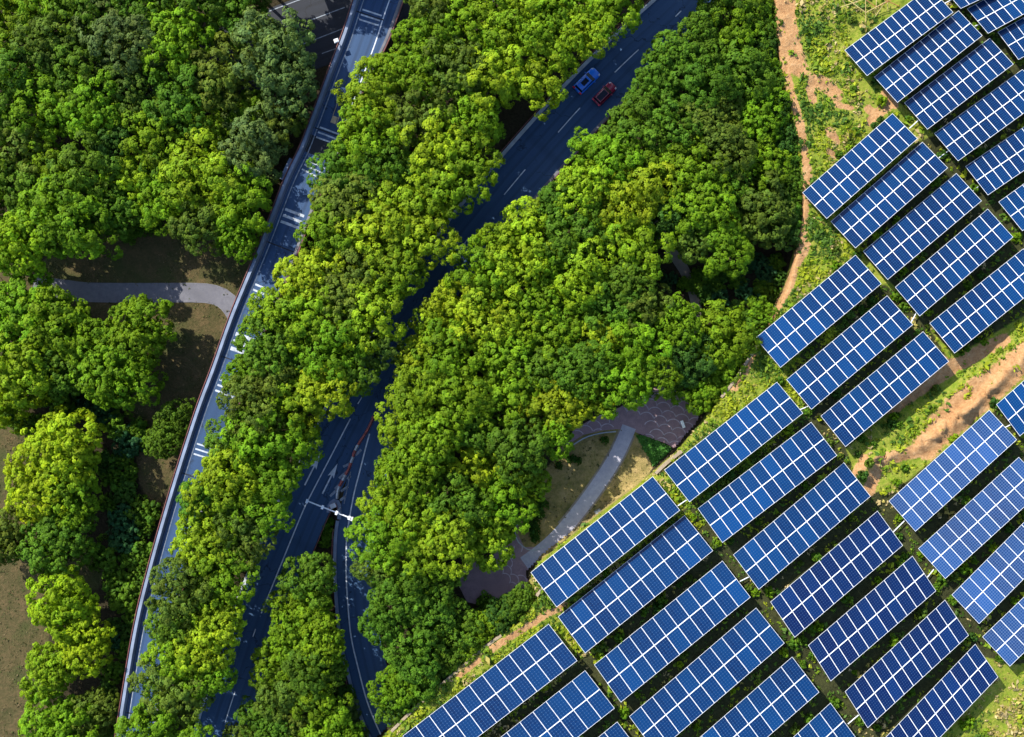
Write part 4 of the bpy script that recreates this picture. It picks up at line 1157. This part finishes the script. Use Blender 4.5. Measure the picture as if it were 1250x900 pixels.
# --- central wood ---
HOLE = [(798, 348), (828, 310), (850, 318), (885, 334), (925, 312), (966, 306), (962, 360), (930, 374), (890, 374), (862, 362), (845, 370), (816, 366)]
P5 = [(853, -45), (853, 0), (836, 22), (797, 50), (782, 78), (771, 97), (753, 103), (742, 125), (721, 141), (699, 168), (690, 212), (664, 232), (637, 236), (623, 259), (603, 272), (583, 289), (560, 312), (534, 338), (526, 364), (512, 383), (484, 434), (476, 458),
      (468, 488), (466, 532), (460, 565), (448, 596), (432, 632), (429, 683), (433, 723), (435, 760), (446, 783), (454, 830), (470, 872), (488, 870), (510, 850), (550, 812), (590, 782), (622, 760), (645, 738), (643, 716), (610, 722), (598, 735), (572, 735), (572, 692), (615, 688),
      (628, 674), (630, 650), (646, 637), (650, 617), (669, 600), (677, 580), (680, 556), (705, 535), (720, 520), (733, 512), (760, 503), (787, 507), (805, 484), (823, 490), (834, 504), (848, 516), (868, 503), (876, 485), (892, 460), (912, 428), (932, 392), (948, 360), (962, 320), (974, 282), (976, 240), (970, 190),
      (958, 140), (948, 100), (942, 50), (940, -45)]
def side5(u, v):
    w_ = np.array([P(u, v, 8)[:2]])[0]
    if np.hypot(*(BL - w_).T).min() < 10.5 and v > 470: return "by the slip road"
    if np.hypot(*(ML - w_).T).min() < 10.5: return "by the main road"
    if sdf(np.array([u]), np.array([v]), HILLPOLY)[0] > -48: return "along the hillside"
    if v > 560: return "beside the park path" if u > 560 else "in the lower heart"
    return "in the upper heart" if v < 330 else "in the middle heart"
def col5(u, v, r):
    if u > 845 and v < 330: return pick(r, [("mid", 6), ("dark", 1.0), ("olive", 2), ("bright", 2 if v < 150 else 4)])
    if u > 745 and v < 160: return pick(r, [("dark", 1), ("mid", 6)])
    if v > 700: return pick(r, [("mid", 6), ("blue", .8), ("bright", 3), ("olive", 1)])
    if u > 800: return pick(r, [("mid", 5), ("bright", 4), ("dark", 1)])
    return pick(r, [("bright", 7), ("lime", 4), ("mid", 3), ("olive", .8)])
def h5(u, v, R_, r):
    s = -sdf(np.array([u]), np.array([v]), HILLPOLY)[0]
    hi = 8.3 + R_ * 0.05 + r.uniform(-.8, 1.2)
    if side5(u, v) == "beside the park path": hi = min(hi, 6.8)
    return hi if s > 110 else 5.6 + (hi - 5.6) * max(0, (s - 25) / 85)
fill(P5, 22, 40, 41, "the central wood", side5, col5, lambda u, v, r: pick(r, [("rosette", 7), ("fine", 2)]), h5, holes=[HOLE, [(718, 92), (757, 86), (768, 104), (738, 134), (712, 132)]], tight=0.62, tries=12000)

rr_ = np.random.default_rng(99)
for e0, e1 in (((936, -40), (973, 292)), ((935, 388), (862, 505)), ((648, 735), (482, 880))):
    E = resample(EDGE, 2.0); a0 = int(np.argmin(np.hypot(*(E - e0).T))); a1 = int(np.argmin(np.hypot(*(E - e1).T)))
    Nn = normals2(E)
    i = min(a0, a1)
    while i < max(a0, a1):
        q = E[i] + Nn[i] * 13.0
        if sdf(np.array([q[0]]), np.array([q[1]]), HILLPOLY)[0] > 0: q = E[i] - Nn[i] * 13.0
        R_ = rr_.uniform(15, 21)
        add_tree(q[0] + rr_.normal(0, 1.5), q[1] + rr_.normal(0, 1.5), R_, pick(rr_, [("mid", 5), ("bright", 3), ("dark", 2)]), "rosette", 5.6, "the central wood", "on the slope foot")
        i += int(R_ * 1.15 / 2)
# labels for filled trees
groups = {}
for t in TREES:
    if t["label"] is None: groups.setdefault((t["region"], t["side"], t["c"]), []).append(t)
def ord2(i, n):
    if n == 1: return "only"
    if i == 0: return "topmost"
    if i == n - 1: return "bottommost"
    if i < n / 2: return ORD[i]
    return ORD[n - 1 - i] + "-lowest"
for (reg, side, c_), ts in groups.items():
    ts.sort(key=lambda t: t["v"])
    for i, t in enumerate(ts):
        t["label"] = "%s %s tree %s of %s" % (ord2(i, len(ts)), COLW[c_], side, reg)
print("trees", len(TREES))

FLC = offset(FL, 3.4)
def base_pos(x, y, hc):
    """trunk foot: moved clear of roads, paths and the flyover; the tree then leans over them"""
    p = np.array([x, y])
    for Lp, w in ((FP, 2.1), (GP, 2.2), (HP, 1.6), (BL - normals2(BL) * 1.6, 4.2), (ML, 5.5), (FLC, 0)):
        dv = p - Lp; dd = np.hypot(*dv.T); i_ = int(dd.argmin())
        if w == 0:
            k_ = 6.0 / hc; cd = np.hypot(*(np.array([x, y]) - Lp[i_]))
            w = 4.6 if cd > 4.6 else min((4.2 - k_ * cd) / (1 - k_), 7.0)
        if dd[i_] < w: p = Lp[i_] + dv[i_] / (dd[i_] + 1e-6) * w
    return float(p[0]), float(p[1])
GRP = {"hand": "trees of the park left of the flyover"}
rt = random.Random(5)
for t in TREES:
    s_ = t["r"] * PX / 5.0 * (1.07 if t["region"] == "the flyover strip" else (0.99 if t["side"] == "beside the park path" else (0.96 if t["region"] == "hand" else 1.04)))
    hc = t["hc"] or 8.0
    s_ *= (CAM_H - hc) / CAM_H
    x, y, _ = P(t["u"], t["v"], hc)
    bx, by = base_pos(x, y, hc)
    root = empty("tree", (bx, by, 0), 0.0)
    tag(root, t["label"], "tree", GRP.get(t["region"], "trees of " + str(t["region"])))
    cr = link("crown", rt.choice(PROTO[t["k"]]), None, root)
    cr.location = (x - bx, y - by, hc); cr.rotation_euler = (0, 0, rt.uniform(0, 2 * PI)); cr.scale = (s_, s_, s_ * rt.uniform(0.9, 1.15))
    b = COL[t["c"]]; k1 = rt.uniform(0.86, 1.14); k2 = rt.uniform(-0.12, 0.12)
    cr.color = (b[0] * k1 * (1 + k2), b[1] * k1, b[2] * k1, 1)
    tr = link("trunk", rt.choice(TRUNK), None, root); ax = Vector((x - bx, y - by, hc)); tr.scale = (s_, s_, ax.length)
    tr.rotation_euler = (ax.to_track_quat('Z', 'Y').to_matrix() @ Matrix.Rotation(rt.uniform(0, 6.28), 3, 'Z')).to_euler()

# ------------------------------------------------------------------ shrubs
SHR = []
def shrub_fill(poly, n, rlo, rhi, seed, cols, where):
    r = np.random.default_rng(seed); pa = np.array(poly); lo, hi = pa.min(0), pa.max(0); got = []
    for _ in range(4000):
        if len(got) >= n: break
        u, v = r.uniform(lo[0], hi[0]), r.uniform(lo[1], hi[1]); R_ = r.uniform(rlo, rhi)
        if sdf(np.array([u]), np.array([v]), poly)[0] < R_ * 0.6: continue
        if any(math.hypot(u - a, v - b) < 0.7 * (R_ + c) for a, b, c, *_ in got): continue
        got.append((u, v, R_, pick(r, cols), where))
    SHR.extend(got)
shrub_fill([(70, 440), (110, 470), (140, 505), (185, 500), (190, 545), (140, 560), (130, 520), (60, 505), (40, 500)], 16, 11, 20, 61, [("blue", 4), ("dark", 1), ("mid", 4)], "below the bright tree group")
shrub_fill([(120, 545), (165, 540), (172, 590), (195, 630), (205, 600), (196, 660), (178, 720), (150, 860), (148, 905), (110, 905), (130, 820), (128, 700), (110, 690), (125, 640), (120, 600)], 46, 11, 20, 62, [("dark", 3), ("blue", 2), ("mid", 6)], "left of the flyover foot")
shrub_fill([(0, 490), (40, 500), (60, 515), (40, 535), (0, 520)], 6, 10, 15, 63, [("dark", 3), ("mid", 2)], "at the left edge above the lime trees")
shrub_fill([(386, 640), (400, 628), (409, 632), (409, 668), (392, 668)], 5, 6, 10, 64, [("dark", 3), ("mid", 2)], "in the median pit")
shrub_fill([(410, 835), (428, 838), (440, 880), (450, 900), (405, 905)], 6, 9, 16, 65, [("grey", 3), ("dark", 2)], "beside the bottom guard rail")
shrub_fill([(590, 730), (640, 715), (648, 735), (620, 765), (590, 780), (570, 760)], 6, 12, 20, 66, [("blue", 3), ("mid", 2)], "below the lower paved area")
shrub_fill([(645, 605), (664, 600), (672, 640), (655, 662), (640, 655), (640, 630)], 6, 6, 10, 67, [("dark", 3), ("mid", 1)], "on the park grass by the wood")
shrub_fill([(800, 345), (832, 310), (826, 345), (845, 330), (880, 325), (965, 300), (955, 370), (915, 405), (870, 390), (848, 372), (842, 352), (825, 352)], 24, 9, 15, 68, [("dark", 3), ("blue", 2), ("mid", 4)], "in the shaded gap of the central wood")
shrub_fill([(160, 270), (190, 262), (200, 280), (150, 300), (135, 305)], 5, 9, 15, 69, [("mid", 3), ("bright", 1)], "at the top of the footpath clearing")
for u, v, R_ in ((738, 537, 5), (697, 560, 6), (705, 562, 5), (682, 568, 5)):
    SHR.append((u, v, R_, "dark", "on the open park grass beside the path"))
gs = {}
for s in SHR: gs.setdefault((s[4], s[3]), []).append(s)
for (where, c_), ss in gs.items():
    ss.sort(key=lambda s: s[1])
    for i, (u, v, R_, _, _) in enumerate(ss):
        rm = R_ * PX; hc = rm * 0.55; x, y, _ = P(u, v, hc); z = min(hz(u, v), HILL + 1)
        x, y, _ = P(u, v, z + hc)
        root = empty("shrub", (x, y, z), rt.uniform(0, 6.28)); tag(root, "%s %s shrub %s" % (ord2(i, len(ss)), COLW[c_].replace(" feathery", ""), where), "shrub", "shrubs " + where)
        cr = link("crown", rt.choice(PROTO["shrub"]), None, root); k = rm / 2.0; cr.location = (0, 0, hc); cr.scale = (k, k, k)
        b = COL[c_]; k1 = rt.uniform(.85, 1.15); cr.color = (b[0] * k1, b[1] * k1, b[2] * k1, 1)
        st = link("stem", rt.choice(STEM), None, root); st.scale = (k * .3, k * .3, hc)

# weed clumps between the solar tables
r = np.random.default_rng(77); W_ = []
WCOL = [("lime", 1.2), ("bright", 3), ("mid", 4), ("olive", 2), ("dark", 3)]
def table_clear(u, v, marg):
    U, V = np.array([u]), np.array([v])
    return all(sdf(U, V, q)[0] < -marg for q in TABLE_QUADS)
tries = 0
while len(W_) < 150 and tries < 6000:
    tries += 1
    u, v = r.uniform(640, 1255), r.uniform(20, 905)
    if sdf(np.array([u]), np.array([v]), HILLPOLY)[0] < 40: continue
    if min(abs(sdf(np.array([u]), np.array([v]), q)[0]) for q in TABLE_QUADS) > 26: continue
    R_ = r.uniform(3.0, 6.5)
    if not table_clear(u, v, R_ * 0.4): continue
    if min(seg_dist(np.array([u]), np.array([v]), p_)[0] / w_ for p_, w_ in DIRT) < 0.8: continue
    W_.append((u, v, R_, pick(r, WCOL)))
wg = {}
for w_ in W_:
    k_ = int(np.argmin([abs(sdf(np.array([w_[0]]), np.array([w_[1]]), q)[0]) for q in TABLE_QUADS])); wg.setdefault((k_, w_[3]), []).append(w_)
WL = {}
for (k_, c_), ws in wg.items():
    ws.sort(key=lambda q: q[1])
    for i, q in enumerate(ws): WL[q] = ("%s weed clump beside the %s" % (COLW[c_], TABLE_NAMES[k_])) if len(ws) == 1 else ("%s %s weed clump at the %s" % (ordn(i, len(ws)).replace(" from the top", ""), COLW[c_].split()[0], TABLE_NAMES[k_]))
for u, v, R_, c_ in W_:
    z = hz(u, v); rm = R_ * PX; x, y, _ = P(u, v, z + rm * .5)
    root = empty("weed_clump", (x, y, z), rt.uniform(0, 6.28)); tag(root, WL[(u, v, R_, c_)], "weed", "weed clumps between the solar tables")
    cr = link("foliage", rt.choice(PROTO["weed"]), None, root); k = rm / 0.8; cr.location = (0, 0, rm * .45); cr.scale = (k, k, k * 1.3)
    b = COL[c_]; cr.color = (b[0], b[1], b[2], 1)

# ------------------------------------------------------------------ ground cover
def cover(name, U, V, Z, size, cols, seed, lift=0.1, n_leaf=6, spread=1.0):
    r = np.random.default_rng(seed); n = len(U)
    k = PX * (CAM_H - Z) / CAM_H
    base = np.stack([(U - 625) * k, (450 - V) * k, Z], -1)
    i = np.repeat(np.arange(n), n_leaf)
    d = unit(r.normal(size=(len(i), 3)) * np.array([1, 1, .5]) + np.array([0, 0, .5]))
    pos = base[i] + d * (size[i] * spread * r.uniform(.2, 1, len(i)))[:, None] + np.array([0, 0, lift])
    nrm = unit(d * .7 + np.array([0, 0, .6]) + r.normal(0, .4, (len(i), 3)))
    V_ = leaf_quads(pos, nrm, size[i] * r.uniform(.35, .75, len(i)), r, 2.0)
    me = quads_mesh(name, V_, len(i))
    face_color(me, "tint", (cols[i] * r.uniform(.75, 1.25, (len(i), 1))).clip(0, 1))
    o = link(name, me, M["grass"]); tag(o, kind="stuff"); return o
r = np.random.default_rng(88)
n = 95000
U = r.uniform(440, 1290, n); V = r.uniform(-30, 930, n)
s = sdf(U, V, HILLPOLY)
dirt = np.zeros(n)
for pts, w in DIRT: dirt = np.maximum(dirt, sm(seg_dist(U, V, pts), w * 1.4, w * .5))
und = np.full(n, -1e9)
for q in TABLE_QUADS: und = np.maximum(und, sdf(U, V, q))
dens = vnoise(U, V, 16, 9) * .6 + vnoise(U, V, 6, 10) * .4
keep = (s > 1) & (und < 2) & (r.random(n) > dirt * 0.93) & (dens + r.uniform(-.25, .25, n) > 0.27)
keep &= ~((s > 90) & (und > -30) & (r.random(n) < 0.82))
U, V = U[keep], V[keep]; n = len(U)
Z = height(U, V)
pal = np.array([(0.140, 0.225, 0.010), (0.26, 0.31, 0.012), (0.060, 0.130, 0.012), (0.33, 0.28, 0.07), (0.42, 0.33, 0.15)])
hue = vnoise(U, V, 28, 12) + r.normal(0, .18, n)
dry = (vnoise(U, V, 34, 15) + np.where((U > 1165) & (V > 800), .30, 0) + np.where((U < 1020) & (V < 60), .18, 0))
idx = np.where(hue > .62, 1, np.where(hue < .36, 2, 0)); idx = np.where((dry + r.normal(0, .14, n)) > .84, np.where(r.random(n) < .5, 3, 4), idx)
size = r.uniform(.22, .5, n) * (1 + 1.3 * (vnoise(U, V, 11, 31) > .62) * r.random(n))
cover("meadow_growth", U, V, Z, size, pal[idx], 89)
# thin grass on the park clearings
n = 26000
U = r.uniform(-20, 830, n); V = r.uniform(250, 905, n); m_ = np.zeros(n, bool)
for p in CLEAR: m_ |= sdf(U, V, p) > -2
wx = np.stack([(U - 625) * PX, (450 - V) * PX], -1)
for Lp, w in ((FP, 1.55), (GP, 1.5)):
    for q in Lp[::2]: m_ &= np.hypot(wx[:, 0] - q[0], wx[:, 1] - q[1]) > w
for p in (PLZ_UP, PLZ_LO): m_ &= sdf(U, V, p) < -1
m_ &= (vnoise(U, V, 18, 21) + r.uniform(-.25, .25, n)) > .45
lawn_n = 2600; LU = r.uniform(770, 825, lawn_n); LV = r.uniform(526, 574, lawn_n); lk = sdf(LU, LV, LAWN) > 0.5
U, V = U[m_], V[m_]
pal = np.array([(0.060, 0.080, 0.018), (0.12, 0.10, 0.042), (0.19, 0.145, 0.075)])
idx = r.choice(3, len(U), p=[.5, .35, .15])
keep = height(U, V) < 1.0
U, V, idx = U[keep], V[keep], idx[keep]
cover("clearing_grass", U, V, height(U, V), r.uniform(.14, .3, len(U)), pal[idx], 90, 0.03, 4)
LU, LV = LU[lk], LV[lk]
cover("lawn_grass", LU, LV, np.full(len(LU), 0.04), r.uniform(.2, .4, len(LU)), np.tile(np.array([[0.060, 0.190, 0.026]]), (len(LU), 1)) * r.uniform(.8, 1.3, (len(LU), 1)), 91, 0.03, 5)
